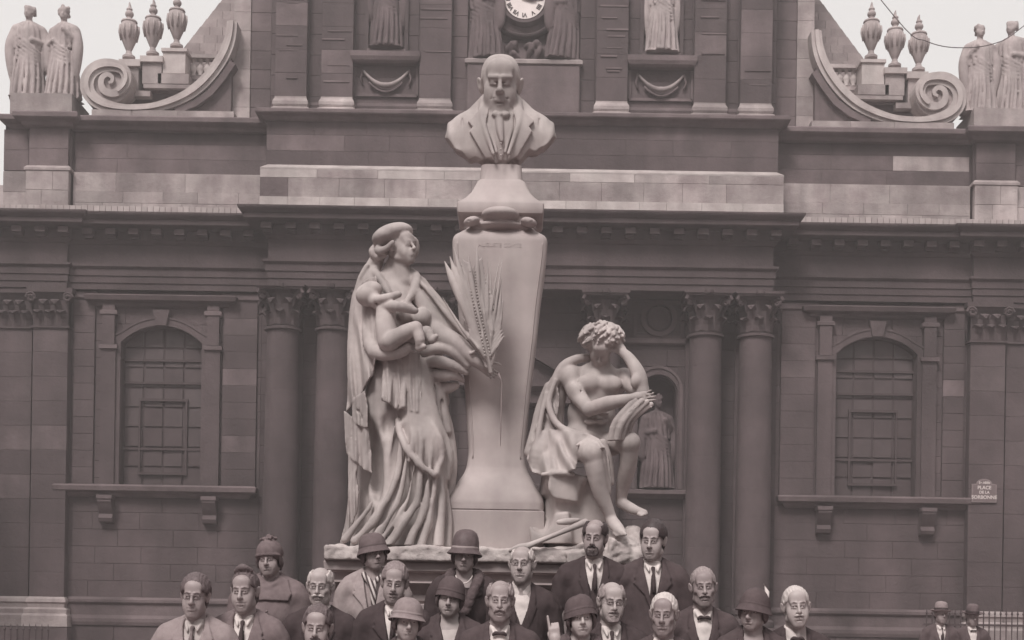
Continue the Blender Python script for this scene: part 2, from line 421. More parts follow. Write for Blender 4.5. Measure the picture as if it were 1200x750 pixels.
def arch_fill(mb, xc, hw, zs, zt, ztop, y0, y1, n=14):
    """masonry above a segmental arch: between the arch (springing zs, crown zt) and height ztop"""
    r = (hw * hw + (zt - zs) ** 2) / (2 * (zt - zs)); zc = zt - r; am = math.asin(min(hw / r, 1))
    if zt - zs >= hw - 1e-3: r = hw; zc = zs; am = math.pi / 2
    pts = [(xc + r * math.sin(a), zc + r * math.cos(a)) for a in np.linspace(-am, am, n)]
    for (xa, za), (xb, zb) in zip(pts[:-1], pts[1:]): mb.prism([(xa, za), (xb, zb), (xb, ztop), (xa, ztop)], y0, y1)
    return pts
Wc, Wh = Hh(418.5, YW), Hh(47, YW); Wz0, Wzs, Wzt = pv(142), pv(309), pv(329)
Nc, Nh = Hh(163, YW), Hh(22, YW); Nz0, Nzs = pv(147), pv(258); Nzt = Nzs + Nh
Dh, Dzt = Hh(36, YW), pv(240)
ops = []
for s in (-1, 1):
    ops.append((AX + s * Wc - Wh, AX + s * Wc + Wh, Wz0, Wzt)); ops.append((AX + s * Nc - Nh, AX + s * Nc + Nh, Nz0, Nzt))
ops.append((AX - Dh, AX + Dh, 0.0, Dzt))
WE = Hh(606, YW)
wb = MB(); frame_solid(wb, AX - WE, AX + WE, 0, 9.9, YW + .02, YW + .6, ops)
wb.box(AX - WE, AX + WE, YW + .6, YW + 1.0, 0, 9.9); wb.box(AX - WE, AX + WE, YW + .02, YW + 10, 9.9, 14.2)
wb.build('wall_core', M['joint'], church)
# ashlar of the lower storey
strips = []
for s in (-1, 1):
    c = AX + s * Wc; sg = s
    # shallow strips beside the window
    for a, b in ((78, 103), (-112, -72)):
        xa, xb = sorted((c + sg * Hh(a, YW), c + sg * Hh(b, YW))); strips.append((xa, xb))
nb_ops = ops + [(xa, xb, pv(142), 9.9) for xa, xb in strips]
for s in (-1, 1):
    xa, xb = sorted((AX + s * Hh(302, YW), AX + s * Hh(606, YW)))
    wall(xa, xb, pv(10), 9.9, YW, .46, 1.25, 'soot', nb_ops, .6)
    wall(xa, xb, 0, pv(-22), YW - .05, .5, 1.4, 'soot', (), .1, depth=.1)
wall(AX - Hh(302, YW), AX + Hh(302, YW), 0, 9.9, YW, .46, 1.2, 'soot_dark', nb_ops, .3)
for xa, xb in strips:
    wall(xa, xb, pv(142) + .02, 9.62, YW - .07, .46, .8, 'soot', (), 1.3, depth=.12, pale=('soot_pale', .14))
    MB().sweep3([(0, 9.62), (.05, 9.66), (.05, 9.8), (0, 9.84)], xa, xb, YW - .07, YW).build('strip_cap', M['soot_pale'], church)
# plinth mouldings of the wings
for s in (-1, 1):
    xa, xb = sorted((AX + s * Hh(300, YW), AX + s * Hh(612, YW)))
    fixn(MB().sweep3([(0, pv(-22)), (.06, pv(-22)), (.09, pv(-18)), (.09, pv(-14)), (.03, pv(-10)), (.03, pv(2)), (.10, pv(5)), (.10, pv(8)), (.02, pv(11))], xa, xb, YW - .03, YW + .06).build('plinth_moulding', M['soot_pale'], church))
# windows
for s in (-1, 1):
    c = AX + s * Wc
    win = mesh_obj('window', *(lambda m: (m.v, m.f))(MB().box(c - Wh, c + Wh, YW + .30, YW + .34, Wz0, Wzt)), M['glazing'], church)
    cols, rows = 4, 8; pw = 2 * Wh / cols; ph = (Wzt - Wz0) / rows
    pm = MB().box(.03, pw - .03, 0, .02, .03, ph - .03); pme = bpy.data.meshes.new('pane'); pme.from_pydata(pm.v, [], pm.f); pme.materials.append(M['glass'])
    for i in range(cols):
        for j in range(rows):
            o = link('pane', pme, win); o.location = Vector((c - Wh + i * pw, YW + .27, Wz0 + j * ph)) - church.location
            o.rotation_euler = (R(random.uniform(-2.2, 2.2)), 0, R(random.uniform(-2.2, 2.2)))
    bars = MB()
    for xo in (-.62, .62): bars.box(c + xo - .025, c + xo + .025, YW + .2, YW + .27, Wz0 + .35, Wz0 + 2.3)
    for zo in (.35, 2.3): bars.box(c - .655, c + .655, YW + .19, YW + .26, Wz0 + zo - .035, Wz0 + zo + .035)
    for zo in (1.0, 2.75, 3.35): bars.box(c - Wh, c + Wh, YW + .22, YW + .27, Wz0 + zo - .03, Wz0 + zo + .03)
    bars.build('glazing_bar', M['glazing'], win)
    af = MB(); arch_fill(af, c, Wh, Wzs, Wzt - .01, Wzt + .05, YW + .01, YW + .5); fixn(af.build('window_arch', M['soot'], church))
    # moulded frame
    r = (Wh ** 2 + (Wzt - Wzs) ** 2) / (2 * (Wzt - Wzs)); am = math.asin(Wh / r); path = [(c - Wh - .11, Wz0), (c - Wh - .11, Wzs)]
    path += [(c + (r + .11) * math.sin(a), Wzt - r + (r + .11) * math.cos(a)) for a in np.linspace(-am, am, 13)] + [(c + Wh + .11, Wzs), (c + Wh + .11, Wz0)]
    fixn(MB().strip(path, YW - .08, YW + .2, .10).build('window_frame', M['soot'], church))
    path2 = [(x + (-.1 if x < c - Wh else .1 if x > c + Wh else 0), z + (.1 if z > Wzs + .02 else 0)) for x, z in path]
    fixn(MB().strip(path2, YW - .10, YW, .025).build('window_moulding', M['soot'], church))
    MB().prism([(c - .14, pv(329)), (c + .14, pv(329)), (c + .22, pv(347)), (c - .22, pv(347))], YW - .16, YW).build('keystone', M['soot'], church)
    for t in (-1, 1):
        xa, xb = c + t * Hh(61, YW) - .19, c + t * Hh(61, YW) + .19
        MB().box(xa, xb, YW - .14, YW, Wz0, pv(300)).build('window_pilaster', M['soot'], church)
        MB().box(xa + .03, xb - .03, YW - .18, YW, pv(306), pv(352)).build('window_console', M['soot'], church)
        fixn(MB().sweep3([(0, pv(300)), (.05, pv(301)), (.05, pv(305)), (0, pv(306))], xa, xb, YW - .15, YW).build('console_band', M['soot_pale'], church))
        fixn(MB().sweep3([(0, pv(340)), (.04, pv(341)), (.04, pv(345)), (0, pv(346))], xa, xb, YW - .17, YW).build('console_cap', M['soot_pale'], church))
    fixn(MB().sweep3([(0, pv(350)), (.08, pv(352)), (.1, pv(355)), (.26, pv(357)), (.3, pv(362)), (.22, pv(364))], c - Hh(76, YW), c + Hh(76, YW), YW - .02, YW).build('window_cornice', M['soot'], church))
    # sill with two brackets
    xa, xb = sorted((AX + s * Hh(314, YW), AX + s * Hh(530, YW)))
    fixn(MB().sweep3([(0, pv(128)), (.05, pv(130)), (.08, pv(133)), (.22, pv(135)), (.24, pv(140)), (.2, pv(142)), (.0, pv(143))], xa, xb, YW - .08, YW).build('window_sill', M['soot_pale'], church))
    for t in (-1, 1):
        bx = c + t * Hh(60.5, YW); pr = [(0, pv(129)), (-.34, pv(129)), (-.36, pv(122)), (-.26, pv(114)), (-.17, pv(108)), (-.24, pv(103)), (-.2, pv(99)), (0, pv(97))]
        vs = [(bx - .18, YW + y, z) for y, z in pr] + [(bx + .18, YW + y, z) for y, z in pr]; n = len(pr)
        fixn(mesh_obj('sill_bracket', vs, [tuple(range(n)), tuple(range(2 * n - 1, n - 1, -1))] + [(i, n + i, n + (i + 1) % n, (i + 1) % n) for i in range(n)], M['soot'], church))
        MB().box(bx - .2, bx + .2, YW - .38, YW, pv(125), pv(129.5)).build('bracket_cap', M['soot_pale'], church)
# corinthian capitals, columns, pilasters
def leaf(mb, base, out, w, h, curl):
    """acanthus leaf: base point, outward dir, width, height, curl"""
    b = Vector(base); o = Vector(out).normalized(); sd = Vector((-o.y, o.x, 0)); prof = [(0, 0), (.02, .45), (.06, .8), (.16, 1.0), (.24, .93), (.26, .8)]
    vs = []; ws = [.8, 1.0, 1.0, .8, .6, .2]
    for (oo, zz), ww in zip(prof, ws):
        p = b + o * oo * curl + Vector((0, 0, zz * h)); vs += [p - sd * w * ww / 2, p + o * .03, p + sd * w * ww / 2]
    for (oo, zz), ww in zip(prof, ws):
        p = b + o * (oo * curl - .03) + Vector((0, 0, zz * h)); vs += [p - sd * w * ww / 2, p + sd * w * ww / 2]
    n = len(prof); fs = []
    for i in range(n - 1):
        fs += [(3 * i, 3 * i + 1, 3 * i + 4, 3 * i + 3), (3 * i + 1, 3 * i + 2, 3 * i + 5, 3 * i + 4)]
    mb.add(vs, fs)
def round_capital(parent, x, y, z0, z1, r, m):
    h = z1 - z0; mb = MB()
    mb.lathe([(r, -.12), (r + .07, -.10), (r + .07, -.04), (r, -.02), (r * .97, 0), (r * .95, h * .45), (r * 1.12, h * .8), (r * 1.35, h * .87)], (x, y, z0), 24)
    a = r * 1.42
    mb.box(x - a, x + a, y - a, y + a, z0 + h * .88, z0 + h * .93, taper=-.02); mb.box(x - a - .04, x + a + .04, y - a - .04, y + a + .04, z0 + h * .935, z0 + h)
    lf = MB()
    for row, (z, hh, off) in enumerate(((0, .36, 0), (.02, .64, 22.5))):
        for k in range(8):
            an = R(k * 45 + off - 90 + .001); rr = r * (.98 + .02 * row); leaf(lf, (x + rr * math.cos(an), y + rr * math.sin(an), z0 + z * h), (math.cos(an), math.sin(an), 0), r * .62, hh * h, .9)
    for k in range(4):   # corner volutes
        an = R(45 + 90 * k); cx, cy = x + a * 1.28 * math.cos(an), y + a * 1.28 * math.sin(an); t = Vector((-math.sin(an), math.cos(an), 0)); o = Vector((math.cos(an), math.sin(an), 0))
        pts = []
        for i in range(15):
            q = i / 14 * 4 * math.pi; rad = .15 * (1 - i / 16); pts.append(Vector((cx, cy, z0 + h * .76)) - o * .06 + o * rad * math.cos(q) + Vector((0, 0, rad * math.sin(q))))
        lf.tube([p for p in pts], .045, 6)
        lf.tube([Vector((x, y, z0 + h * .5)) + o * r * 1.0, Vector((x, y, z0 + h * .8)) + o * r * 1.3, pts[3]], .05, 6)
    lf.lathe([(0.02, 0), (.11, .02), (.11, .1), (.02, .12)], (x, y - a - .03, z0 + h * .9), 8)
    cap = fixn(mb.build('capital', m, parent)); lf.build('acanthus_leaf', m, parent, kind='stuff'); return cap
capM = M['soot_dark']
for s in (-1, 1):
    for hpx, yc in ((278, 35.45), (219, 35.45), (100, 35.6)):
        yf = 35.0; x = AX + s * Hh(hpx, 35.3); r = .455
        z0, z1 = 8.86, 9.86
        prof = [(r * 1.0, 1.75), (r * 1.0, 4.0), (r * .985, 6.0), (r * .95, 7.5), (r * .9, z0 - .1)]; pp = []
        for i in range(9):
            za, zb = 1.75 + (z0 - .1 - 1.75) * i / 9, 1.75 + (z0 - .1 - 1.75) * (i + 1) / 9; ra = r * (1 - .1 * (max(0, i - 3) / 6) ** 1.5); rb = r * (1 - .1 * (max(0, i - 2) / 6) ** 1.5)
            pp += [(ra - .005, za + .0), (ra, za + .008), (rb, zb - .008), (rb - .005, zb - .0)]
        col = MB().lathe(pp, (x, yc, 0), 36).build('column', M['soot'], church, smooth=30)
        round_capital(col, x, yc, z0, z1, r * .9, capM)
        cb = MB().lathe([(r, 1.75), (r + .05, 1.7), (r + .05, 1.6), (r + .02, 1.55), (r + .02, 1.48), (r + .12, 1.42), (r + .14, 1.34), (r + .12, 1.26)], (x, yc, 0), 32)
        cb.box(x - r - .16, x + r + .16, yc - r - .16, YW, 1.0, 1.26)
        cb.build('column_base', M['soot_pale'], col, smooth=30)
        MB().box(x - r - .16, x + r + .16, yc - r - .16, YW, 0, .99).build('column_pedestal', M['soot'], col)
        # pilaster responding on the wall behind
        MB().box(x - .45, x + .45, YW - .1, YW + .05, 0.99, 9.86).build('wall_pilaster', M['soot'], church)
for s in (-1, 1):
    for ha, hb, yf in ((529, 570, 35.72), (571, 611, 35.86)):
        xa, xb = sorted((AX + s * Hh(ha, yf), AX + s * Hh(hb, yf))); w = xb - xa
        wall(xa, xb, 1.78, 8.82, yf, .66, w, 'soot', (), 1.4, depth=.14 if yf < 35.8 else .1, pale=('soot_pale', .18))
        MB().box(xa, xb, yf + .1, YW + .05, 0, 9.86).build('pilaster_core', M['joint'], church)
        fixn(MB().sweep3([(.14, 1.0), (.14, 1.28), (.1, 1.34), (.11, 1.45), (.02, 1.5), (.03, 1.6), (.07, 1.64), (.05, 1.72), (0, 1.78)], xa, xb, yf, YW).build('pilaster_base', M['washed'], church))
        MB().box(xa - .14, xb + .14, yf - .14, YW, 0.0, .98).build('pilaster_pedestal', M['soot_pale'], church)
        cp = MB(); h = 1.0; z0 = 8.84
        cp.sweep3([(0, z0 - .04), (.05, z0 - .03), (.05, z0 + .02), (0, z0 + .03), (0, z0 + .7), (.1, z0 + .86), (.14, z0 + .88), (.14, z0 + h)], xa, xb, yf, YW)
        cp = fixn(cp.build('pilaster_capital', capM, church)); lf = MB()
        for row in range(2):
            for k in range(3 - row):
                xx = xa + w * ((k + .5) / 3 if row == 0 else (k + 1) / 3); leaf(lf, (xx, yf - .01, z0 + .03), (0.001, -1, 0), w / 3.0, (.38, .66)[row], .8)
        for t in (0, 1):
            cx = xa + w * t; pts = [Vector((cx - (1 - 2 * t) * .02 + .14 * (1 - i / 14) * math.cos(i * .85) * (1 if t else -1), yf - .14, z0 + .74 + .14 * (1 - i / 14) * math.sin(i * .85))) for i in range(13)]
            lf.tube(pts, .04, 6)
        lf.build('acanthus_leaf', capM, cp, kind='stuff')
# entablatures
def entablature(x0, x1, yf, yb, name):
    prof = [(0, 9.86), (0, 10.02), (.03, 10.03), (.03, 10.2), (.06, 10.21), (.06, 10.38), (.13, 10.44), (.13, 10.50), (0, 10.52), (0, 11.02), (.05, 11.05), (.08, 11.1), (.1, 11.12), (.1, 11.38),
            (.16, 11.4), (.52, 11.42), (.54, 11.44), (.54, 11.55), (.58, 11.57), (.66, 11.64), (.68, 11.68), (.68, 11.72), (.3, 11.78), (0, 11.80)]
    o = fixn(MB().sweep3(prof, x0, x1, yf, yb).build(name, M['soot_dark'], church))
    n = max(2, round((x1 - x0) / .62)); mb0 = MB(); mb0.box(-.13, .13, -.28, 0, .02, .17); mb0.box(-.11, .11, -.14, 0, -.06, .02)
    me = bpy.data.meshes.new('modillion'); me.from_pydata(mb0.v, [], mb0.f); me.materials.append(M['soot_dark'])
    for i in range(n + 1):
        q = link('modillion', me, o); q.location = Vector((x0 + (x1 - x0) * i / n, yf - .102, 11.2)) - church.location
    return o
cw = Hh(296, 35.0)
entablature(AX - cw, AX + cw, 35.0, YW, 'entablature')
for s in (-1, 1):
    xa, xb = sorted((AX + s * (cw + .0), AX + s * Hh(530, 35.8))); entablature(xa, xb, 35.8, YW, 'entablature')
    xa, xb = sorted((AX + s * Hh(531, 35.7), AX + s * Hh(612, 35.7))); entablature(xa, xb, 35.68, YW, 'entablature')
# central bays: string course, medallions, niches, door with pediment
for s in (-1, 1):
    xa, xb = sorted((AX + s * Hh(112, YW), AX + s * Hh(206, YW)))
    fixn(MB().sweep3([(0, pv(316)), (.05, pv(318)), (.05, pv(322)), (0, pv(324))], xa, xb, YW - .05, YW).build('string_course', M['soot_pale'], church))
    fixn(MB().sweep3([(0, pv(136)), (.1, pv(138)), (.22, pv(141)), (.22, pv(145)), (.0, pv(147))], xa, xb, YW - .05, YW).build('niche_sill', M['soot_pale'], church))
    c = AX + s * Nc
    mz = pv(347); ring = [(c + .42 * math.cos(a), mz + .42 * math.sin(a)) for a in np.linspace(0, 2 * math.pi, 29)]
    fixn(MB().strip(ring, YW - .12, YW + .02, .06).build('medallion_ring', M['soot'], church))
    mb_ = MB().lathe([(0.01, .05), (.2, .05), (.3, .08), (.36, .0)], (0, 0, 0), 20).build('medallion_boss', M['soot_dark'], None); mb_.parent = church
    mb_.location = Vector((c, YW + .0, mz)) - church.location; mb_.rotation_euler = (R(90), 0, 0)
    fr = [(c - .62, pv(325.5)), (c - .62, pv(366)), (c + .62, pv(366)), (c + .62, pv(325.5)), (c - .62, pv(325.5))]
    for a, b in zip(fr[:-1], fr[1:]): fixn(MB().strip([a, b], YW - .06, YW, .04).build('panel_moulding', M['soot'], church))
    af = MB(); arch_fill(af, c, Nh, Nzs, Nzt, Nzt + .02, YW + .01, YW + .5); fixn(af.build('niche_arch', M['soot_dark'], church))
    ring = [(c - Nh - .12, Nz0)] + [(c + (Nh + .12) * math.cos(a), Nzs + (Nh + .12) * math.sin(a)) for a in np.linspace(math.pi, 0, 17)] + [(c + Nh + .12, Nz0)]
    fixn(MB().strip(ring, YW - .09, YW + .1, .09).build('niche_moulding', M['soot'], church))
    fixn(MB().strip([(x, z) if i in (0, len(ring) - 1) else (x * 1.0, z + .1) for i, (x, z) in enumerate(ring)], YW - .12, YW + .05, .035).build('niche_moulding', M['soot_pale'], church))
MB().box(AX - Dh, AX + Dh, YW + .35, YW + .42, 0, Dzt).build('door', M['glazing'], church)
for i in range(4):
    for t in (-1, 1): MB().box(AX + t * Dh / 2 - .3, AX + t * Dh / 2 + .3, YW + .3, YW + .36, .4 + i * 1.2, 1.4 + i * 1.2, ch=.04).build('door_panel', M['glazing'], church)
for t in (-1, 1): MB().box(AX + t * (Dh + .2) - .2, AX + t * (Dh + .2) + .2, YW - .2, YW, 0, Dzt + .05).build('door_jamb', M['soot'], church)
fixn(MB().sweep3([(0, Dzt + .06), (.1, Dzt + .1), (.1, Dzt + .4), (.3, Dzt + .5), (.3, Dzt + .62)], AX - Dh - .45, AX + Dh + .45, YW - .2, YW).build('door_lintel', M['soot'], church))
for t in (-1, 1): fixn(MB().strip([(AX + t * (Dh + .75), Dzt + .72), (AX, Dzt + 1.6)], YW - .4, YW, .1).build('door_pediment', M['soot_dark'], church))
MB().prism([(AX - Dh - .7, Dzt + .62), (AX + Dh + .7, Dzt + .62), (AX, Dzt + 1.5)], YW - .15, YW).build('pediment_field', M['soot_dark'], church)
# wing attics
for s in (-1, 1):
    xa, xb = sorted((AX + s * Hh(300, YW), AX + s * Hh(524, YW)))
    wall(xa, xb, 11.85, 12.45, YW - .14, .3, 1.0, 'washed', (), 3, depth=.16); wall(xa, xb, 12.45, 12.95, YW - .12, .5, 1.5, 'washed', (), 3, depth=.14, pale=('soot_pale', .2))
    wall(xa, xb, 12.97, 13.36, YW, .39, 1.8, 'soot_pale', (), 1); wall(xa, xb, 13.36, 13.75, YW, .39, 1.5, 'soot_pale', (), 2, pale=('washed', .12)); wall(xa, xb, 13.75, 14.05, YW, .3, 2, 'soot', (), 1)
    xa, xb = sorted((AX + s * Hh(526, YW), AX + s * Hh(576, YW)))
    wall(xa, xb, 11.85, 12.95, YW - .34, .55, .7, 'washed', (), 3, depth=.3); wall(xa + .05, xb - .05, 12.97, 14.05, YW - .26, .55, .9, 'soot_pale', (), 3, depth=.2)
    MB().box(xa, xb, YW - .16, YW + .1, 11.7, 14.05).build('attic_pier', M['joint'], church)
    fixn(MB().sweep3([(0, 12.9), (.06, 12.92), (.06, 12.98), (0, 13.05)], xa + .01, xb - .01, YW - .3, YW).build('pier_band', M['washed'], church))
    xa, xb = sorted((AX + s * Hh(577, YW), AX + s * Hh(606, YW)))
    wall(xa, xb, 11.85, 12.95, YW - .12, .55, .7, 'washed', (), 3, depth=.2); wall(xa, xb, 12.97, 14.05, YW - .1, .55, .7, 'soot_pale', (), 2, depth=.17)
    # stepped ledge
    xa, xb = sorted((AX + s * Hh(302, 35.7), AX + s * Hh(603, 35.7)))
    fixn(MB().sweep3([(0, 14.05), (.05, 14.08), (.08, 14.15), (.2, 14.2), (.24, 14.24), (.24, 14.34), (.2, 14.38), (0, 14.42)], xa, xb, YW - .12, YW + 2).build('attic_ledge', M['soot_pale'], church))
    xa, xb = sorted((AX + s * Hh(524, YW), AX + s * Hh(578, YW)))
    fixn(MB().sweep3([(0, 14.05), (.05, 14.08), (.08, 14.15), (.2, 14.2), (.24, 14.24), (.24, 14.345), (.2, 14.385), (0, 14.425)], xa, xb, YW - .36, YW).build('attic_ledge', M['soot_pale'], church))
    # lead flashing strip on top of the cornice
    k = 44; xa, xb = sorted((AX + s * Hh(302, YW), AX + s * Hh(606, YW)))
    mb = MB()
    for i in range(k): mb.box(xa + (xb - xa) * i / k + .006, xa + (xb - xa) * (i + 1) / k - .006, YW - .42, YW - .36, 11.78, 11.98 + random.uniform(0, .02))
    mb.build('lead_flashing', M['lead'], church, kind='stuff')
# central attic
ya = 35.2
xa, xb = AX - Hh(307, ya), AX + Hh(307, ya)
MB().box(xa, xb, ya + .1, YW + 10, 11.75, 12.98).build('attic_core', M['joint'], church)
wall(xa, xb, 11.9, 12.18, ya - .04, .28, .9, 'washed_hi', (), 3, depth=.14); wall(xa, xb, 12.18, 12.68, ya, .5, 1.15, 'washed', (), 3, depth=.11, pale=('soot_pale', .22))
wall(xa, xb, 12.68, 12.9, ya + .0, .22, 1.6, 'washed', (), 3, depth=.11, pale=('washed_hi', .3))
fixn(MB().sweep3([(0, 12.9), (0, 12.94), (-.16, 13.06)], xa, xb, ya + .0, YW).build('attic_weathering', M['washed_hi'], church))
mb = MB(); k = 90
for i in range(k): mb.box(xa + (xb - xa) * i / k + .005, xa + (xb - xa) * (i + 1) / k - .005, ya - .12, ya - .06, 11.74, 11.9 + random.uniform(0, .015))
mb.build('lead_flashing', M['lead'], church, kind='stuff')
xa, xb = AX - Hh(300, ya + .2), AX + Hh(300, ya + .2)
MB().box(xa, xb, ya + .26, YW + 10, 12.98, 14.3).build('attic_core', M['joint'], church)
wall(xa, xb, 13.03, 14.27, ya + .2, .42, 1.5, 'soot', (), 1.2, pale=('soot_pale', .12))
xa, xb = AX - Hh(304, ya + .2), AX + Hh(304, ya + .2)
fixn(MB().sweep3([(-.05, 14.2), (.0, 14.24), (.04, 14.3), (.16, 14.33), (.18, 14.36), (.18, 14.43), (.1, 14.47)], xa, xb, ya + .1, YW).build('attic_cornice', M['soot_pale'], church))
# upper storey
yu = 35.8; ZT = 21.0
uop = [(AX + s * Hh(161, yu) - .5, AX + s * Hh(161, yu) + .5, ZV(650, yu), ZT) for s in (-1, 1)] + [(AX - Hh(66, yu), AX + Hh(66, yu), ZV(643, yu), ZT)]
hw = Hh(296, yu); mb = MB(); frame_solid(mb, AX - hw, AX + hw, 14.3, ZT, yu + .02, yu + .9, uop); mb.box(AX - hw, AX + hw, yu + .9, yu + 10, 14.3, ZT)
mb.build('wall_core', M['joint'], church)
wall(AX - hw, AX + hw, 14.45, ZT, yu, .56, 1.2, 'soot', uop + [(AX + s * a, AX + s * b, 14, ZT + 1) if s > 0 else (AX - b, AX - a, 14, ZT + 1) for s in (-1, 1) for a, b in ((Hh(253, 35.5), Hh(292, 35.5)), (Hh(199, 35.5), Hh(238, 35.5)), (Hh(84, 35.5), Hh(124, 35.5)))], .8)
for s in (-1, 1):
    for ha, hb in ((254, 291), (200, 237), (85, 122)):
        a, b = sorted((AX + s * Hh(ha, 35.55), AX + s * Hh(hb, 35.55))); pl = 35.52
        wall(a, b, 14.9, ZT, pl, .62, 2, 'soot', (), 1.6, depth=.12, pale=('soot_pale', .3))
        MB().box(a, b, pl + .1, yu + .1, 14.4, ZT).build('pilaster_core', M['joint'], church)
        fixn(MB().sweep3([(.08, 14.46), (.08, 14.58), (.02, 14.62), (.05, 14.68), (.05, 14.76), (0, 14.86), (0, 14.9)], a, b, pl, yu).build('pilaster_base', M['washed'], church))
        mb = MB()   # rough edges of weathered courses
        for q in range(9):
            zz = 15.0 + random.random() * 5.5; mb.box(a + random.uniform(0, .3), b - random.uniform(0, .3), pl - random.uniform(.012, .03), pl + .02, zz, zz + random.uniform(.02, .05))
        mb.build('weathered_edge', M['soot_pale'], church, kind='stuff')
    # base moulding between pilasters
    for ha, hb in ((238, 253), (123, 199)):
        a, b = sorted((AX + s * Hh(ha, yu), AX + s * Hh(hb, yu))); fixn(MB().sweep3([(.05, 14.46), (.05, 14.6), (0, 14.7), (.02, 14.76), (0, 14.84)], a, b, yu - .03, yu + .05).build('base_moulding', M['soot_pale'], church))
    c = AX + s * Hh(161, yu)
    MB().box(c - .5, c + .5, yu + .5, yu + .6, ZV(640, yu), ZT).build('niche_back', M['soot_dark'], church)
    fixn(MB().sweep3([(0, ZV(638, yu)), (.06, ZV(640, yu)), (.1, ZV(644, yu)), (.1, ZV(650, yu))], c - Hh(36, yu), c + Hh(36, yu), yu - .25, yu + .1).build('niche_ledge', M['soot_pale'], church))
    MB().box(c - .5, c + .5, yu - .1, yu + .55, ZV(650, yu), ZV(657, yu)).build('niche_plinth', M['soot_pale'], church)
    for a, b in (((c - .82, ZV(603, yu)), (c - .82, ZV(637, yu))), ((c + .82, ZV(603, yu)), (c + .82, ZV(637, yu))), ((c - .82, ZV(603, yu)), (c + .82, ZV(603, yu)))):
        fixn(MB().strip([a, b], yu - .06, yu, .035).build('panel_moulding', M['soot_pale'], church))
    g = MB(); pts = [Vector((c + .58 * t, yu - .06 - .08 * (1 - t * t), ZV(631, yu) - .4 * (1 - t * t))) for t in np.linspace(-1, 1, 17)]
    g.tube(pts, [.03 + .05 * (1 - abs(t)) for t in np.linspace(-1, 1, 17)], 8); g.build('garland', M['washed'], church, smooth=True)
    g = MB(); pts = [Vector((p.x * 1.0, p.y + .02, p.z - .1 - .06 * (1 - ((p.x - c) / .58) ** 2))) for p in pts[2:-2]]; g.tube(pts, .03, 6); g.build('garland_ribbon', M['soot_pale'], church, smooth=True)
    for t in (-1, 1): MB().tube([(c + t * .6, yu - .05, ZV(633, yu)), (c + t * .66, yu - .05, ZV(622, yu)), (c + t * .6, yu - .05, ZV(615, yu))], .03, 6).build('garland_ribbon', M['soot_pale'], church, smooth=True)
    for t in (-1, 1): MB().box(c + t * .52 - .05, c + t * .52 + .05, yu - .08, yu + .02, ZV(651, yu), ZT).build('niche_jamb', M['soot'], church)
# centre panel below the clock and the relief recess
MB().box(AX - Hh(66, yu), AX + Hh(66, yu), yu - .14, yu - .0, 14.46, ZV(640, yu), ch=.03).build('centre_panel', M['soot_pale'], church)
fixn(MB().sweep3([(0, ZV(640, yu)), (.06, ZV(641, yu)), (.06, ZV(645, yu)), (0, ZV(647, yu))], AX - Hh(66, yu), AX + Hh(66, yu), yu - .12, yu + .3).build('panel_ledge', M['washed'], church))
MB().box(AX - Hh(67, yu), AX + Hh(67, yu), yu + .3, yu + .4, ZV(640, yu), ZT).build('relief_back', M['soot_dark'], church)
def lathe_front(name, prof, c, m, parent, n=40, smooth=30):
    o = MB().lathe(prof, (0, 0, 0), n).build(name, m, parent, smooth=smooth); o.location = Vector(c) - wloc(parent); o.rotation_euler = (R(90), 0, 0)
    o.data.transform(Matrix.Translation(wloc(parent))) if parent is not None else None
    return o
kz = ZV(720, yu); kx = AX + .0; kr = .545
clock = lathe_front('clock', [(0.01, 0), (kr, 0), (kr + .02, .03), (kr + .03, .10), (kr + .12, .14), (kr + .16, .10), (kr + .2, 0), (kr + .34, -.03), (kr + .38, .0), (kr + .42, -.02), (kr + .44, -.2)], (kx, yu + .05, kz), M['soot'], church)
face = lathe_front('clock_dial', [(.01, .02), (kr - .01, .02), (kr - .01, .0)], (kx, yu + .02, kz), M['clock_white'], clock)
face.location = (0, 0, .03); face.rotation_euler = (0, 0, 0)
def txt(s, size, m, name, parent, loc, rot=(90, 0, 0), ext=.004, bold=.0):
    cu = bpy.data.curves.new(name, 'FONT'); cu.body = s; cu.size = size; cu.align_x = 'CENTER'; cu.align_y = 'CENTER'; cu.extrude = ext; cu.offset = bold
    cu.materials.append(m); q_ = bpy.data.objects.new(name, cu); me_ = bpy.data.meshes.new_from_object(q_); bpy.data.objects.remove(q_); o = bpy.data.objects.new(name, me_); C.objects.link(o)
    if parent is not None: o.parent = parent
    o.location = Vector(loc) - (wloc(parent) if parent is not None else Vector()); o.rotation_euler = [R(a) for a in rot]; return o
for i, n_ in enumerate(['XII', 'I', 'II', 'III', 'IIII', 'V', 'VI', 'VII', 'VIII', 'IX', 'X', 'XI']):
    a = R(90 - 30 * i); txt(n_, .15, M['clock_black'], 'numeral', clock, (0, 0, 0), (0, 0, -30 * i), .004, .004).location = (.43 * math.cos(a), .43 * math.sin(a), .056)
def hand(ang, ln, w, z):
    a = R(ang); mb = MB(); d_ = Vector((math.cos(a), math.sin(a), 0)); n_ = Vector((-d_.y, d_.x, 0)); ps = [d_ * -.08 - n_ * w * .5, d_ * ln * .6 - n_ * w, d_ * ln, d_ * ln * .6 + n_ * w, d_ * -.08 + n_ * w * .5]
    vs = [p + Vector((0, 0, z)) for p in ps] + [p + Vector((0, 0, z + .012)) for p in ps]
    o = mesh_obj('clock_hand', vs, [(0, 1, 2, 3, 4), (9, 8, 7, 6, 5)] + [(i, (i + 1) % 5, 5 + (i + 1) % 5, 5 + i) for i in range(5)], M['clock_black'], None); o.parent = clock; return fixn(o)
hand(-3, .47, .035, .07); hand(-12, .32, .045, .09)
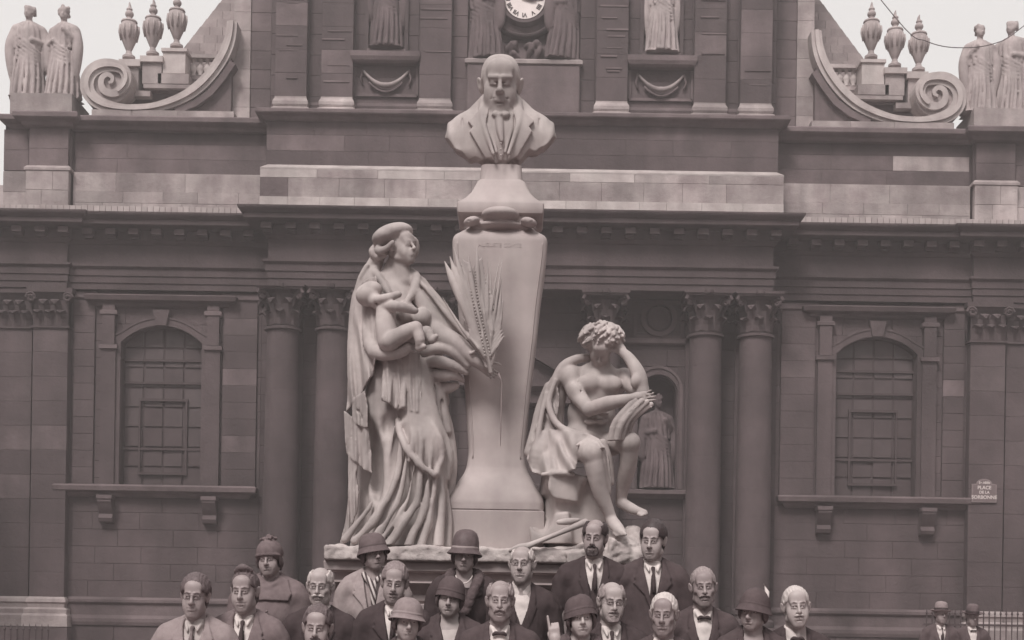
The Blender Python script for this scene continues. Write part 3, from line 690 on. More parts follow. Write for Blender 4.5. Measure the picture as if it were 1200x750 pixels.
# buttresses, wing bodies and side roofs behind the scrolls
for s in (-1, 1):
    xa, xb = sorted((AX + s * Hh(296, 36.4), AX + s * Hh(340, 36.4)))
    MB().box(xa, xb, 36.47, 45, 14.3, ZT).build('buttress', M['joint'], church)
    xm_ = AX + s * Hh(320, 36.4); wall(min(xm_, AX + s * Hh(340, 36.4)), max(xm_, AX + s * Hh(340, 36.4)), 14.4, ZT, 36.38, .5, .5, 'washed', (), 2, depth=.1); wall(min(xm_, AX + s * Hh(296, 36.4)), max(xm_, AX + s * Hh(296, 36.4)), 14.4, ZT, 36.42, .5, .55, 'soot_pale', (), 1.6, depth=.06)  # outer half pale; inner half in darker stone, its shadow put into the colour
    sl = MB(); nrow = 22; z0_, z1_ = 15.3, 20.5
    for i in range(nrow):
        za, zb = z0_ + (z1_ - z0_) * i / nrow, z0_ + (z1_ - z0_) * (i + 1) / nrow; xo = 9.68 - ((za + zb) / 2 - 16.67) * .70; xi = 7.4
        if xo < xi + .1: break
        k = max(1, int((xo - xi) / .4)); off = .12 * (i % 2)
        for q in range(k + 1):
            a_ = xi + (xo - xi) * max(q - .3 * (i % 2), 0) / (k + 1 - .3 * (i % 2)); b_ = xi + (xo - xi) * (q + 1 - .3 * (i % 2)) / (k + 1 - .3 * (i % 2))
            x0_, x1_ = sorted((AX + s * a_, AX + s * b_)); yy_ = 37.6 + i * .03 + random.uniform(0, .012); xt_ = (zb - za) * .7 if q == k else 0
            pl_ = [(x0_ + .004, za + .004), (x1_ - .004, za + .004), (x1_ - .004, zb + .004), (x0_ + .004, zb + .004)]
            if q == k: pl_ = [(x, z) if z < zb else ((x - s * xt_) if abs(x - AX) > abs(a_ + b_) / 2 else x, z) for x, z in pl_]; pl_ = [((x + s * xt_ * .5) if abs(x - AX) > abs(a_ + b_) / 2 - .08 else x, z) for x, z in pl_]
            sl.prism(pl_, yy_, 37.9 + i * .03)
    sl.build('roof', M['slate'], church, kind='stuff')
    MB().prism([(AX + s * 7.4, 14.3), (AX + s * 9.7, 14.3), (AX + s * 9.6, 16.7), (AX + s * 7.4, 19.8)], 38.3, 44).build('roof_core', M['soot_pale'], church)
MB().box(AX - WE + .3, AX - Hh(296, 36), 38.5, 46, 14.1, 14.3).build('wing_roof', M['slate'], church)
MB().box(AX + Hh(296, 36), AX + WE - .3, 38.5, 46, 14.1, 14.3).build('wing_roof', M['slate'], church)
MB().box(AX - WE, AX + WE, YW + 1.0, 46, 0, 9.9).build('nave_body', M['joint'], church)
fixn(MB().sweep3([(0, ZT), (.3, ZT + .1), (.4, ZT + .4), (.9, ZT + .7), (.9, ZT + 1)], AX - hw, AX + hw, 35.4, 46).build('upper_entablature', M['soot'], church))
# scrolls
S_in = [(127, 97), (131, 95), (131, 90), (126, 87), (120, 90), (118, 97), (121, 105), (129, 109), (138, 107), (146, 99), (148, 89), (143, 80), (132, 76.5), (119, 77), (108, 83), (102, 94), (103, 107), (111, 117), (124, 123.5), (142, 127), (160, 127.5), (178, 126), (197, 121), (216, 113), (232, 102), (246, 88), (257, 73), (265, 58), (270, 42), (272, 25)]
S_w = [1.5, 2, 2.5, 2.8, 3.2, 3.4, 4, 4.2, 5, 5.4, 6, 6.5, 7.2, 8, 8, 8, 8, 7.6, 7, 5.5, 5.5, 5.5, 6, 6.5, 7, 7, 7, 7, 6.5, 6]
Q = catmull([(x, y, w, 0) for (x, y), w in zip(S_in, S_w)], 3); YS = 35.95
for s in (-1, 1):
    path = []; ws = []
    for x, y, w, _ in Q: h, v = LV(x, y); path.append((AX + s * h * YS / F, ZV(v, YS))); ws.append(w * YS / F)
    sc = fixn(MB().strip(path, YS, YS + .8, ws).build('scroll', M['washed_hi'], church))
    fixn(MB().strip(path[24:], YS - .07, YS + .02, [w * .35 for w in ws[24:]]).build('scroll_fillet', M['washed_hi'], sc))
    low = [(AX + s * LV(x, y)[0] * YS / F, ZV(LV(x, y)[1], YS)) for x, y in [(205, 129), (228, 120), (246, 107), (260, 90), (272, 72)]]
    fixn(MB().strip(low, YS + .04, YS + .7, .09).build('scroll_fillet', M['soot_pale'], sc))
    # masonry under the scroll
    pts = [(x, y + 3) for x, y in [(160, 127.5), (178, 126), (197, 121), (216, 113), (232, 102), (246, 88), (257, 73), (265, 58), (270, 42)]]
    und = MB()
    for (xa_, ya_), (xb_, yb_) in zip(pts[:-1], pts[1:]):
        a = LV(xa_, ya_); b = LV(xb_, yb_); und.prism([(AX + s * a[0] * YS / F, 14.38), (AX + s * b[0] * YS / F, 14.38), (AX + s * b[0] * YS / F, ZV(b[1], YS)), (AX + s * a[0] * YS / F, ZV(a[1], YS))], YS + .2, YS + .9)
    fixn(und.build('scroll_spandrel', M['soot_pale'], church))
    a, b = sorted((AX + s * Hh(338, YS), AX + s * Hh(505, YS))); wall(a, b, 14.43, 14.62, YS - .05, .19, 1.3, 'washed', (), 3, depth=.5)
    cc = LV(129, 96); bk = MB().lathe([(.01, 0), (Hh(23, YS), 0), (Hh(23, YS), -.5)], (0, 0, 0), 24).build('scroll_eye', M['washed'], None); bk.parent = church
    bk.location = Vector((AX + s * cc[0] * YS / F, YS + .1, ZV(cc[1], YS))) - church.location; bk.rotation_euler = (R(90), 0, 0)
    # recess wall behind, urn pedestals, shelves and balustrade
    def bxp(name, x0_, x1_, yt, yb_, Y0, Y1, m, taper=0.0):
        a_ = LV(x0_, yt); b_ = LV(x1_, yb_); xs = sorted((AX + s * a_[0] * Y0 / F, AX + s * b_[0] * Y0 / F)); return MB().box(xs[0], xs[1], Y0, Y1, ZV(b_[1], Y0), ZV(a_[1], Y0), taper=taper).build(name, M[m], church)
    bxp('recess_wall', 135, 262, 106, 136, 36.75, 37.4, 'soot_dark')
    bxp('pedestal_shelf', 168, 235, 98.5, 104, 36.45, 37.5, 'washed'); bxp('pedestal_shelf', 173, 230, 104, 108, 36.6, 37.5, 'soot_pale'); bxp('pedestal_shelf', 150, 176, 106, 113, 36.5, 37.5, 'washed')
    bxp('urn_pedestal', 185, 221, 86, 98.3, 36.5, 37.3, 'washed'); bxp('urn_pedestal', 191, 217, 60, 86.2, 36.55, 37.2, 'washed_hi'); bxp('pedestal_cap', 189, 219, 56, 60.2, 36.5, 37.25, 'washed_hi')
    bxp('urn_pedestal', 167, 189, 72, 98.2, 36.5, 37.2, 'washed'); bxp('pedestal_cap', 164, 190.5, 65, 72.2, 36.42, 37.25, 'washed_hi')
    bxp('urn_pedestal', 142, 162, 77, 106.3, 36.5, 37.2, 'washed'); bxp('pedestal_cap', 139, 164, 69, 77.2, 36.42, 37.25, 'washed_hi')
    bxp('balustrade_rail', 221, 265, 63, 68, 37.0, 37.3, 'washed'); bxp('balustrade_rail', 221, 265, 89, 94, 37.0, 37.3, 'washed'); bxp('balustrade_wall', 218, 268, 94, 120, 37.0, 37.3, 'soot_pale')
    for i in range(5):
        a_ = LV(227 + 8 * i, 89); b_ = LV(227 + 8 * i, 68); zz = ZV(a_[1], 37.1); hh = ZV(b_[1], 37.1) - zz
        MB().lathe([(.08, 0), (.08, .06 * hh), (.04, .1 * hh), (.11, .35 * hh), (.09, .5 * hh), (.04, .7 * hh), (.05, .88 * hh), (.08, .92 * hh), (.08, hh)], (AX + s * a_[0] * 37.15 / F, 37.15, zz), 12).build('baluster', M['washed_hi'], church, smooth=True)
    MB().box(*sorted((AX + s * Hh(525, YW), AX + s * Hh(597, YW))), 35.75, 37.2, 14.42, 14.96).build('statue_base', M['washed'], church)
emit_blocks(300)
# urns
um = None
for s in (-1, 1):
    for k, (x, yb_, side) in enumerate(((207, 56, 'innermost'), (179, 65, 'middle'), (151, 69, 'outermost'))):
        h_, v_ = LV(x, yb_); z = ZV(v_, 36.85); loc = (AX + s * h_ * 36.85 / F, 36.85, z)
        o = thing('stone_urn', f'{side} flaming stone urn beside the {"left" if s < 0 else "right"} scroll on the church roof', 'urn', loc, 'stone urns on the church roofline')
        if um is None:
            b = MB().lathe([(.17, 0), (.17, .06), (.09, .12), (.07, .2), (.1, .26), (.2, .5), (.25, .72), (.245, .85), (.2, .95), (.22, .98), (.2, 1.02), (.11, 1.06)], (0, 0, 0), 20)
            fl = Field.box((-.2, -.2, 1.0), (.2, .2, 1.6), .016)
            fl.tube([(0, 0, 1.0), (0, 0, 1.1)], [.09, .07], .02); fl.put(ELL((0, 0, 1.2), (.115, .115, .10)), .02); fl.put(ELL((0, 0, 1.33), (.085, .085, .05)), .02); fl.tube([(0, 0, 1.3), (.015, 0, 1.42), (-.01, 0, 1.52)], [.06, .04, .015], .02)
            body = b.build('urn_body', M['statue_far'], None, smooth=30); bd = MB()
            for q in range(10):
                an = q * 2 * math.pi / 10; bd.tube([(.21 * math.cos(an), .21 * math.sin(an), .5), (.262 * math.cos(an), .262 * math.sin(an), .72), (.25 * math.cos(an), .25 * math.sin(an), .86)], .03, 5)
            bd = bd.build('urn_gadroon', M['statue_far'], None, smooth=True); f_ = fl.build('urn_flame', M['statue_far'], None)
            um = [body.data, bd.data, f_.data]
            for q, n_ in ((body, 0), (bd, 0), (f_, 0)): bpy.data.objects.remove(q)
        for me, n_ in zip(um, ('urn_body', 'urn_gadroon', 'urn_flame')): link(n_, me, o).rotation_euler = (0, 0, R(37 * k + 90 * (s > 0)))
# the houses that close the square at both sides and behind the photographer
def town_house(x0, x1, y0, y1, hgt, label, face):
    t = thing('town_house', label, 'house', ((x0 + x1) / 2, (y0 + y1) / 2, 0)); MB().box(x0, x1, y0, y1, 0, hgt).build('wall', M['soot_pale'], t); MB().box(x0 - .3, x1 + .3, y0 - .3, y1 + .3, hgt, hgt + .35).build('cornice', M['washed'], t); MB().box(x0, x1, y0, y1, hgt + .35, hgt + 3.4, taper=1.6).build('mansard_roof', M['slate'], t)
    n = 4
    for i in range(n):
        for j in range(5):
            z = 1.0 + j * 3.5
            if face == 'y': w = (x1 - x0) / n; c = x0 + (i + .5) * w; MB().box(c - .6, c + .6, y1 - .05, y1 + .06, z, z + 2.1).build('window', M['glass'], t)
            else:
                w = (y1 - y0) / n; c = y0 + (i + .5) * w; xf = x1 if face == '+' else x0; MB().box(xf - .06, xf + .06, c - .6, c + .6, z, z + 2.1).build('window', M['glass'], t)
for k, (ya_, yb_) in enumerate(((-42, -26), (-25.6, -10), (-9.6, 8), (8.4, 27))):
    nm = ('farthest behind the camera', 'second from the rear corner', 'level with the posed group', 'nearest the church')[k]
    town_house(-31, -18.5 - .3 * (k % 2), ya_, yb_, 17.5 + (k * 7 % 4) * .6, f'five-storey stone town house on the left side of the square, {nm}', '+'); town_house(18.5 + .3 * (k % 2), 31, ya_, yb_, 18 + (k * 5 % 3) * .6, f'five-storey stone town house on the right side of the square, {nm}', '-')
for k, (xa_, xb_) in enumerate(((-30, -10.2), (-10, 9.8), (10, 30))): town_house(xa_, xb_, -92, -80, 18 + k * .5, f'five-storey stone town house closing the square behind the camera, {("left", "middle", "right")[k]} one', 'y')
# neighbouring houses at both sides
for s, hgt in ((-1, 13.2), (1, 12.0)):
    xa, xb = sorted((AX + s * 15.2, AX + s * 34)); hs_ = thing('neighbouring_house', f'plain stone house standing beyond the {"left" if s < 0 else "right"} end of the church', 'house', ((xa + xb) / 2, 44, 0))
    MB().box(xa, xb, 44, 56, 0, hgt).build('wall', M['soot_pale'], hs_); MB().box(xa - .3, xb + .3, 43.7, 56.3, hgt, hgt + .3).build('cornice', M['washed'], hs_)
    MB().box(xa, xb, 44.2, 56, hgt + .3, hgt + 2.3, taper=1.2).build('roof', M['slate'], hs_)
    for i in range(6):
        for j in range(3):
            wx = xa + 1.8 + i * 3.0; f_ = MB().box(wx - .75, wx + .75, 43.9, 44.02, 1.5 + j * 3.9, 4.1 + j * 3.9).build('window', M['washed'], hs_)
            MB().box(wx - .6, wx + .6, 43.87, 43.95, 1.65 + j * 3.9, 3.95 + j * 3.9).build('pane', M['glass'], f_)
# ================================================================== THE MONUMENT
YM = 9.42
def poly2d(X, Z, poly):
    """signed distance to a polygon in the x-z plane (negative inside)"""
    d = None; inside = np.zeros(np.broadcast(X, Z).shape, bool); n = len(poly)
    for i in range(n):
        ax, az = poly[i]; bx, bz = poly[(i + 1) % n]; ex, ez = bx - ax, bz - az
        t = np.clip(((X - ax) * ex + (Z - az) * ez) / (ex * ex + ez * ez + 1e-12), 0, 1)
        q = (X - ax - t * ex) ** 2 + (Z - az - t * ez) ** 2; d = q if d is None else np.minimum(d, q)
        c = ((az > Z) != (bz > Z)) & (X < (bx - ax) * (Z - az) / ((bz - az) if bz != az else 1e-9) + ax); inside ^= c
    return np.where(inside, -np.sqrt(d), np.sqrt(d))
def conform(base, poly, off, yfront, k=.003, into=None, op='u', back=None):
    """raise (or cut) the shape poly (x, z) by off along a field's surface, on the side y < yfront"""
    x, y, z = base.grid(); p = poly2d(x, z, poly)
    g = np.maximum(np.maximum(base.f - off, p), y - yfront)
    if back is not None: g = np.maximum(g, -(base.f + back))
    if into is None:
        o = base.copy(); o.f = g.astype(np.float32); return o
    if op == 'u': into.f = smin(into.f, g, k).astype(np.float32)
    else: into.f = (-smin(-into.f, g, k)).astype(np.float32)
    return into
def head_prims(f, tf, p=None, neck=True, ears=True):
    """a modelled head about 0.235 high; local origin between the eyes' height and the skull's middle, face towards -y"""
    p = p or {}; w = p.get('w', 1.0); jaw = p.get('jaw', 1.0); age = p.get('age', 0.3); nl = p.get('nose', 1.0); fem = p.get('fem', 0); open_ = p.get('smile', 0)
    P = lambda prim, k=.01, op='u': f.put(prim, k * tf.s, op, tf)
    P(ELL((0, .018, .034), (.074 * w, .094, .082)), .01)
    P(ELL((0, -.022, -.028), (.060 * w, .064, .084)), .03)
    P(ELL((0, -.060, -.088), (.026 * w * jaw, .024, .024)), .024)
    for s in (-1, 1):
        P(CONE((s * .052 * w * jaw, .005, -.062), (s * .018, -.058, -.094), .018, .014), .022)
        P(ELL((s * .040 * w, -.052, -.028), (.020, .018, .018)), .03)
        P(ELL((s * .034 * w, -.054 + .006 * max(0, age - .5), -.056), (.021, .020, .022)), .03)
    P(CONE((-.036 * w, -.078, .020), (.036 * w, -.078, .020), .0105), .016)
    P(ELL((0, -.064, .05), (.055 * w, .03, .04)), .02)
    for s in (-1, 1):
        P(ELL((s * .030, -.099 - .004 * (1 - p.get('sock', 1)), -.001), (.018, .019, .0120 * p.get('sock', 1) ** .3), (0, s * 4, 0)), .013, 's')
        P(CONE((s * .015, -.0885, .0055), (s * .041, -.0800, .0055), .0060, .0048), .004 + .003 * p.get('soft', 0))       # upper lid
        P(ELL((s * .029, -.0755 - .0025 * p.get('soft', 0), -.001), (.0125, .0125, .0125)), .002 + .006 * p.get('soft', 0))                       # eyeball
        P(CONE((s * .017, -.0868, -.0095), (s * .040, -.0790, -.008), .0042), .004)            # lower lid
        P(CONE((s * .012, -.094, .0185), (s * .046, -.080, .018 - .002 * age), .0062, .004), .006)
    if p.get('brow'): P(CONE((-.044, -.083, .0175), (-.008, -.093, .016), .0075, .0085), .006); P(CONE((.044, -.083, .0175), (.008, -.093, .016), .0075, .0085), .006)
    P(CONE((0, -.089, .012), (0, -.110 * nl - .002, -.031), .0075, .0100), .008)
    P(ELL((0, -.107 * nl - .002, -.034), (.0105, .010, .009)), .009)
    for s in (-1, 1):
        P(ELL((s * .0115, -.098, -.036), (.0080, .010, .0070)), .009)
        if age > .15: P(CONE((s * .020, -.093, -.036), (s * .034, -.078, -.062), .0016 + .003 * age, .002), .007, 's')
        if age > .75:
            P(ELL((s * .056, -.064, -.056), (.010, .016, .018)), .022, 's')
            P(CONE((s * .018, -.090, -.017), (s * .038, -.083, -.016), .0018), .004, 's')
    P(ELL((0, -.083, -.060), (.026, .0145, .024)), .014)
    P(CONE((-.022, -.087, -.0565), (.022, -.087, -.0565), .0042), .004); P(CONE((0, -.0955, -.0555), (0, -.094, -.058), .0042), .004)
    P(CONE((-.018, -.088, -.0665), (.018, -.088, -.0665), .0055), .004)
    c = .004 * open_
    f.tube([(-.029, -.084, -.0615 + c), (-.01, -.0985, -.0612), (0, -.101, -.0618), (.01, -.0985, -.0612), (.029, -.084, -.0615 + c)], .0017, .002, 's', tf, 2)
    P(CONE((-.012, -.0885, -.077), (.012, -.0885, -.077), .003), .006, 's')
    if ears:
        for s in (-1, 1):
            P(ELL((s * .081 * w, .010, -.002), (.009, .019, .033), (0, s * 16, s * -28)), .006)
            P(ELL((s * .088 * w, .000, .004), (.005, .009, .017), (0, s * 16, s * -28)), .003, 's')
    if neck:
        r = .052 - .007 * fem
        P(CONE((0, .028, -.055), (0, .045, -.20), r, r + .008), .02); P(CONE((0, .0, -.115), (0, .01, -.2), .030, .034), .02)
        if not fem: P(ELL((0, -.028, -.145), (.010, .010, .014)), .012)
def hand_prims(f, tf, side=1, curl=25, spread=1.0, size=1.0):
    """open right hand for side=1: local origin at the wrist, fingers along -z, palm towards -y, thumb on side*x"""
    P = lambda prim, k=.006, op='u': f.put(prim, k * tf.s, op, tf)
    P(BOX((0, .0, -.045), (.038, .013, .045), .012), .012); P(CONE((0, 0, .02), (0, 0, -.03), .026, .026), .015)
    for i, (x, l) in enumerate(((.028, .070), (.0095, .078), (-.0095, .073), (-.028, .057))):
        x *= side; p = np.array([x, 0, -.085]); a = R(curl * (.6 + .12 * i)); dirx = side * (.10 - .065 * i) * spread; rad = .0095 - .0006 * i
        for seg, fr in enumerate((.45, .32, .25)):
            d = np.array([dirx, -math.sin(a), -math.cos(a)]); q = p + d * l * fr; P(CONE(p, q, rad, rad * .9), .003); p = q; rad *= .9; a += R(curl)
    p = np.array([side * .030, -.004, -.022])
    for d, l, rad in (((side * .75, -.35, -.55), .045, .013), ((side * .45, -.45, -.77), .034, .0105), ((side * .2, -.5, -.85), .026, .009)):
        d = np.array(d) / np.linalg.norm(d); q = p + d * l; P(CONE(p, q, rad, rad * .88), .006); p = q
def W(px, py, dy=0, Y0=9.2): return PX(px, py, Y0 + dy)
pxm = 9.2 / F
def sheet(f, poly, dy, thick, amp, freq, slope=0.0, bx=0.0, bz=0.0, k=.008, Y0=9.2, curve=0.0):
    """a hanging cloth of real thickness: outline in photograph pixels, folded along its width"""
    P = [W(a, b, dy) for a, b in poly]; q = [(p[0], p[2]) for p in P]; xs = [p[0] for p in q]; zs_ = [p[1] for p in q]; xm, zm = (min(xs) + max(xs)) / 2, (min(zs_) + max(zs_)) / 2; w = (max(xs) - min(xs)) / 2
    def fn(x, y, z):
        yc = Y0 + dy + bx * (x - xm) + bz * (z - zm) + curve * ((x - xm) / w) ** 2 + amp * (np.sin(.62 * freq * (x - xm + slope * (z - zm)) + 1.1 * np.sin(9 * (z - zm) + 23 * (x - xm))) + .35 * np.sin(1.35 * freq * (x - xm) + 14 * (z - zm) + 1)) * np.clip(1.2 - (z - min(zs_)) / (max(zs_) - min(zs_)) * .8, .3, 1)
        return np.maximum(poly2d(x, z, q) + 0 * y, (np.abs(y - yc) - thick) * .8)
    m = thick + amp + abs(bx) * w + abs(bz) * (max(zs_) - min(zs_)) / 2 + abs(curve)
    f.put((fn, np.array([min(xs), Y0 + dy - m, min(zs_)]), np.array([max(xs), Y0 + dy + m, max(zs_)])), k)
# --- pedestal and steps
mx0, mx1 = PX(380, 658, 8.95)[0], PX(752, 658, 8.95)[0]; mc = (mx0 + mx1) / 2; ztop = PX(565, 659, 8.95)[2]
steps = thing('monument_steps', 'broad stone steps under the monument where the group stands', 'steps', (mc, 9.2, 0))
def slabrow(name, x0, x1, y0, y1, z0, z1, n, parent, m):
    for i in range(n): MB().box(x0 + (x1 - x0) * i / n + .003, x0 + (x1 - x0) * (i + 1) / n - .003, y0, y1, z0, z1).build(name, M[m], parent)
slabrow('step_slab', mx0 - 1.1, mx1 + 1.1, 7.82, 11.4, 0, .19, 6, steps, 'pave')
slabrow('step_slab', mx0 - .75, mx1 + .75, 8.32, 11.0, .19, .38, 5, steps, 'pave')
ped = thing('monument_pedestal', 'broad moulded stone pedestal carrying the monument above the group', 'pedestal', (mc, 9.7, .38))
o = fixn(MB().sweep3([(.16, .382), (.16, .60), (.10, .66), (.06, .70), (0, .74)], mx0 + .1, mx1 - .1, 9.0, 10.6).build('pedestal_base', M['plinth'], ped))
n = 4
for i in range(n):
    a_ = mx0 + .1 + (mx1 - mx0 - .2) * i / n; MB().box(a_ + .003, a_ + (mx1 - mx0 - .2) / n - .003, 9.0, 10.55, .74, 1.60, ch=.006).build('pedestal_block', M['plinth'], ped)
fixn(MB().sweep3([(0, 1.60), (.02, 1.62), (.02, 1.66), (.06, 1.70), (.10, 1.735), (.04, 1.75), (.04, 1.80), (.1, 1.815), (.105, ztop - .012), (.1, ztop)], mx0 + .1, mx1 - .1, 9.05, 10.6).build('pedestal_cornice', M['plinth'], ped))
# --- term
def loft(mb, rings):
    """rings: list of (cx, cy, z, hx, hy, corner)"""
    n = 24; vs = []
    for cx, cy, z, hx, hy, c in rings:
        for k in range(n):
            q, t = divmod(k, n // 4); a = R(90 * q + 90 * t / (n // 4 - 1)); sx = (1, -1, -1, 1)[q]; sy = (1, 1, -1, -1)[q]
            vs.append((cx + sx * (hx - c) + c * math.cos(a), cy + sy * (hy - c) + c * math.sin(a), z))
    fs = [(j * n + k, j * n + (k + 1) % n, (j + 1) * n + (k + 1) % n, (j + 1) * n + k) for j in range(len(rings) - 1) for k in range(n)]
    fs += [tuple(range(n - 1, -1, -1)), tuple((len(rings) - 1) * n + k for k in range(n))]; return mb.add(vs, fs)
def ringpx(py, hw_px, yf=9.2, corner=.03, dep=.52, xc=None):
    Yc = YM; x, _, z = PX(582.5 if xc is None else xc, py, 9.2); x = TX; h = hw_px * 9.2 / F; return (x, Yc, z, h, h * .80, min(corner, h * .5))
TX = PX(582.5, 500, 9.2)[0]
term = thing('term_pillar', 'tall flaring stone pillar of the monument, bearing the bust', 'pillar', (TX, YM, ztop))
prof = [(597, 56.6), (592, 56.5), (587, 56), (578, 52.5), (566, 46), (556, 39.8), (550, 37), (543, 35.2), (528, 33.8), (510, 34.8), (490, 36.3), (470, 37.8), (447, 39.8), (420, 42.6), (394, 45.4), (370, 47.4), (347, 49.6), (318, 53), (300, 55), (286, 55.7), (280, 55.2), (275.5, 52.8), (272, 48.5), (268.5, 44), (266, 41), (262, 39)]
Q = catmull([(a, b, 0) for a, b in prof], 4); mb = loft(MB(), [ringpx(a, b, corner=.045) for a, b, _ in Q])
mb.build('pillar_shaft', M['term'], term, smooth=40)
# panel edges: two shallow raised borders following the flare on the front
for s in (-1, 1):
    ps = [];
    for a, b, _ in Q[30:-24]: r_ = ringpx(a, b); ps.append(Vector((TX + s * (r_[3] - .035), YM - r_[4] - .001, r_[2])))
    MB().tube(ps, .0045, 6).build('border_bead', M['term'], term, smooth=True)
loft(MB(), [ringpx(655, 57, corner=.006), ringpx(599.5, 57, corner=.006), ringpx(598.6, 56, corner=.006)]).build('pillar_base', M['term'], term, smooth=30)
loft(MB(), [ringpx(598.8, 55.5, corner=.006), ringpx(597, 55.5, corner=.006)]).build('base_joint', M['plinth'], term)
loft(MB(), [ringpx(251, 46, corner=.01), ringpx(249.5, 50, corner=.012), ringpx(246.5, 51, corner=.012), ringpx(238.5, 51, corner=.012), ringpx(236.5, 49.5, corner=.015), ringpx(234, 46, corner=.02), ringpx(229, 40.5, corner=.02), ringpx(222, 35, corner=.02), ringpx(214, 31, corner=.02),
             ringpx(207, 28, corner=.02), ringpx(205.5, 27, corner=.03), ringpx(204, 25.5, corner=.04), ringpx(186, 24, corner=.05)]).build('pillar_abacus', M['term'], term, smooth=35)
fz = [PX(583, y, 9.2)[2] for y in (243, 274)]
f = Field.box((TX - .34, YM - .42, fz[1] - .04), (TX + .34, YM + .05, fz[0] + .05), .0065)
zc = lambda py: PX(583, py, 9.2)[2]
f.put(BOX((TX, YM - .0, zc(256)), (.205, .20, .09), .02), .01)
f.put(ELL((TX, YM - .22, zc(252)), (.128, .12, .050)), .008); f.put(ELL((TX, YM - .25, zc(263)), (.12, .06, .016)), .006, 's'); f.put(ELL((TX, YM - .16, zc(263)), (.17, .12, .035)), .015)
for i in range(-3, 4): f.tube([(TX + i * .035, YM - .335 + .004 * i * i, zc(256)), (TX + i * .040, YM - .33 + .004 * i * i, zc(263)), (TX + i * .042, YM - .30, zc(270))], [.004, .006, .004], .012, 's')
for s in (-1, 1):
    for y_ in (-.25, -.12, 0): f.put(ELL((TX + s * .192, YM + y_, zc(261.5)), (.056, .06, .030), (0, s * 14, 0)), .012)
    f.tube([(TX + s * .225, YM - .28, zc(257)), (TX + s * .205, YM - .31, zc(256)), (TX + s * .185, YM - .31, zc(260)), (TX + s * .195, YM - .31, zc(265)), (TX + s * .212, YM - .30, zc(263))], .006, .004, 's')
f.build('shell_capital', M['term'], term)
t_ = txt('AUGUSTE COMTE', .036, M['term'], 'inscription', term, (TX, YM - ringpx(293, 55.7)[4] - .0008, zc(289)), (90, 0, 0), .0012)
for i_, w_ in enumerate(('1798', '1857')): pass
# --- bust
bx_, _, bz_ = PX(586.5, 97, YM); bust = thing('portrait_bust', 'stone bust of a bald man in coat and cravat on top of the pillar', 'bust', (bx_, YM, zc(190)))
B = lambda px, py, dy=0: PX(px, py, YM + dy)
f = Field.box((bx_ - .46, YM - .36, zc(196) - .02), (bx_ + .46, YM + .32, zc(56)), .0062)
hs = 1.70; tf = T((bx_, YM - .035, 5.176), rotm(13, 0, 0), hs, .97, 1.04)
f.put(ELL((bx_, YM + .0, 5.142 + .118), (.134, .165, .138)), .04)
f.put(ELL(B(587, 168, .02), (.27, .155, .26)), .03); f.put(ELL(B(587, 166, .03), (.375, .14, .17)), .06); f.put(BOX(B(587, 172, .03), (.345, .115, .13), .08), .05)
for s in (-1, 1):
    f.put(CONE(B(587 + s * 18, 130, .04), B(587 + s * 43, 153, .03), .088, .080), .05); f.put(ELL(B(587 + s * 50, 165, .02), (.085, .11, .09)), .04); f.put(ELL(B(587 + s * 40, 152, .03), (.115, .115, .10)), .05)
f.put(CONE(B(587, 122, .06), B(587, 150, .04), .075, .13), .04)
base = f.copy()
xl = lambda px: PX(px, 150, YM - .1)[0] * 1.0
pp = lambda L: [(PX(a, b, YM - .16)[0], PX(a, b, YM - .16)[2]) for a, b in L]
# open front with waistcoat and cravat, then lapels
conform(base, pp([(571, 112), (603, 112), (604, 150), (590, 196), (585, 196), (569, 150)]), -.018, YM + .02, .008, f, 's') if False else None
conform(base, pp([(573, 122), (600, 122), (601, 150), (588, 185), (584, 185), (571, 150)]), .008, YM + .1, .006, f)
for s in (-1, 1):
    L = [(587 + s * 15, 114), (587 + s * 25, 124), (587 + s * 39, 140), (587 + s * 33, 147), (587 + s * 37, 152), (587 + s * 16, 188), (587 + s * 6, 190), (587 + s * 20, 150), (587 + s * 15, 130)]
    conform(base, pp(L), .030, YM + .1, .006, f)
    f.tube([B(587 + s * 16, 116, .06), B(587 + s * 19, 120, -.02), B(587 + s * 22, 132, -.09), B(587 + s * 19, 150, -.15), B(587 + s * 9, 180, -.17)], [.034, .030, .024, .018, .012], .014)
    f.tube([B(587 + s * 13, 122, .0), B(587 + s * 11, 131, -.09), B(587 + s * 12, 150, -.13), B(587 + s * 5, 178, -.15)], [.03, .022, .014, .01], .01)
    f.tube([B(587 + s * 45, 140, -.07), B(587 + s * 46, 158, -.13), B(587 + s * 44, 184, -.13)], [.002, .005, .005], .02, 's')
    f.tube([B(587 + s * 60, 146, .0), B(587 + s * 57, 160, -.06), B(587 + s * 52, 178, -.08)], [.01, .014, .012], .035)
f.put(ELL(B(587, 137, -.08), (.055, .05, .032)), .015)
f.put(ELL(B(582, 135, -.135), (.035, .025, .022), (0, 20, 0)), .008); f.put(ELL(B(592, 135, -.135), (.035, .025, .022), (0, -20, 0)), .008); f.put(ELL(B(587, 134, -.15), (.014, .016, .016)), .006)
f.tube([B(585, 140, -.13), B(586, 152, -.15), B(588, 165, -.165)], [.03, .026, .012], .01)
for i in range(3): f.put(ELL(B(587, 168 + 7 * i, -.185), (.009, .008, .009)), .003)
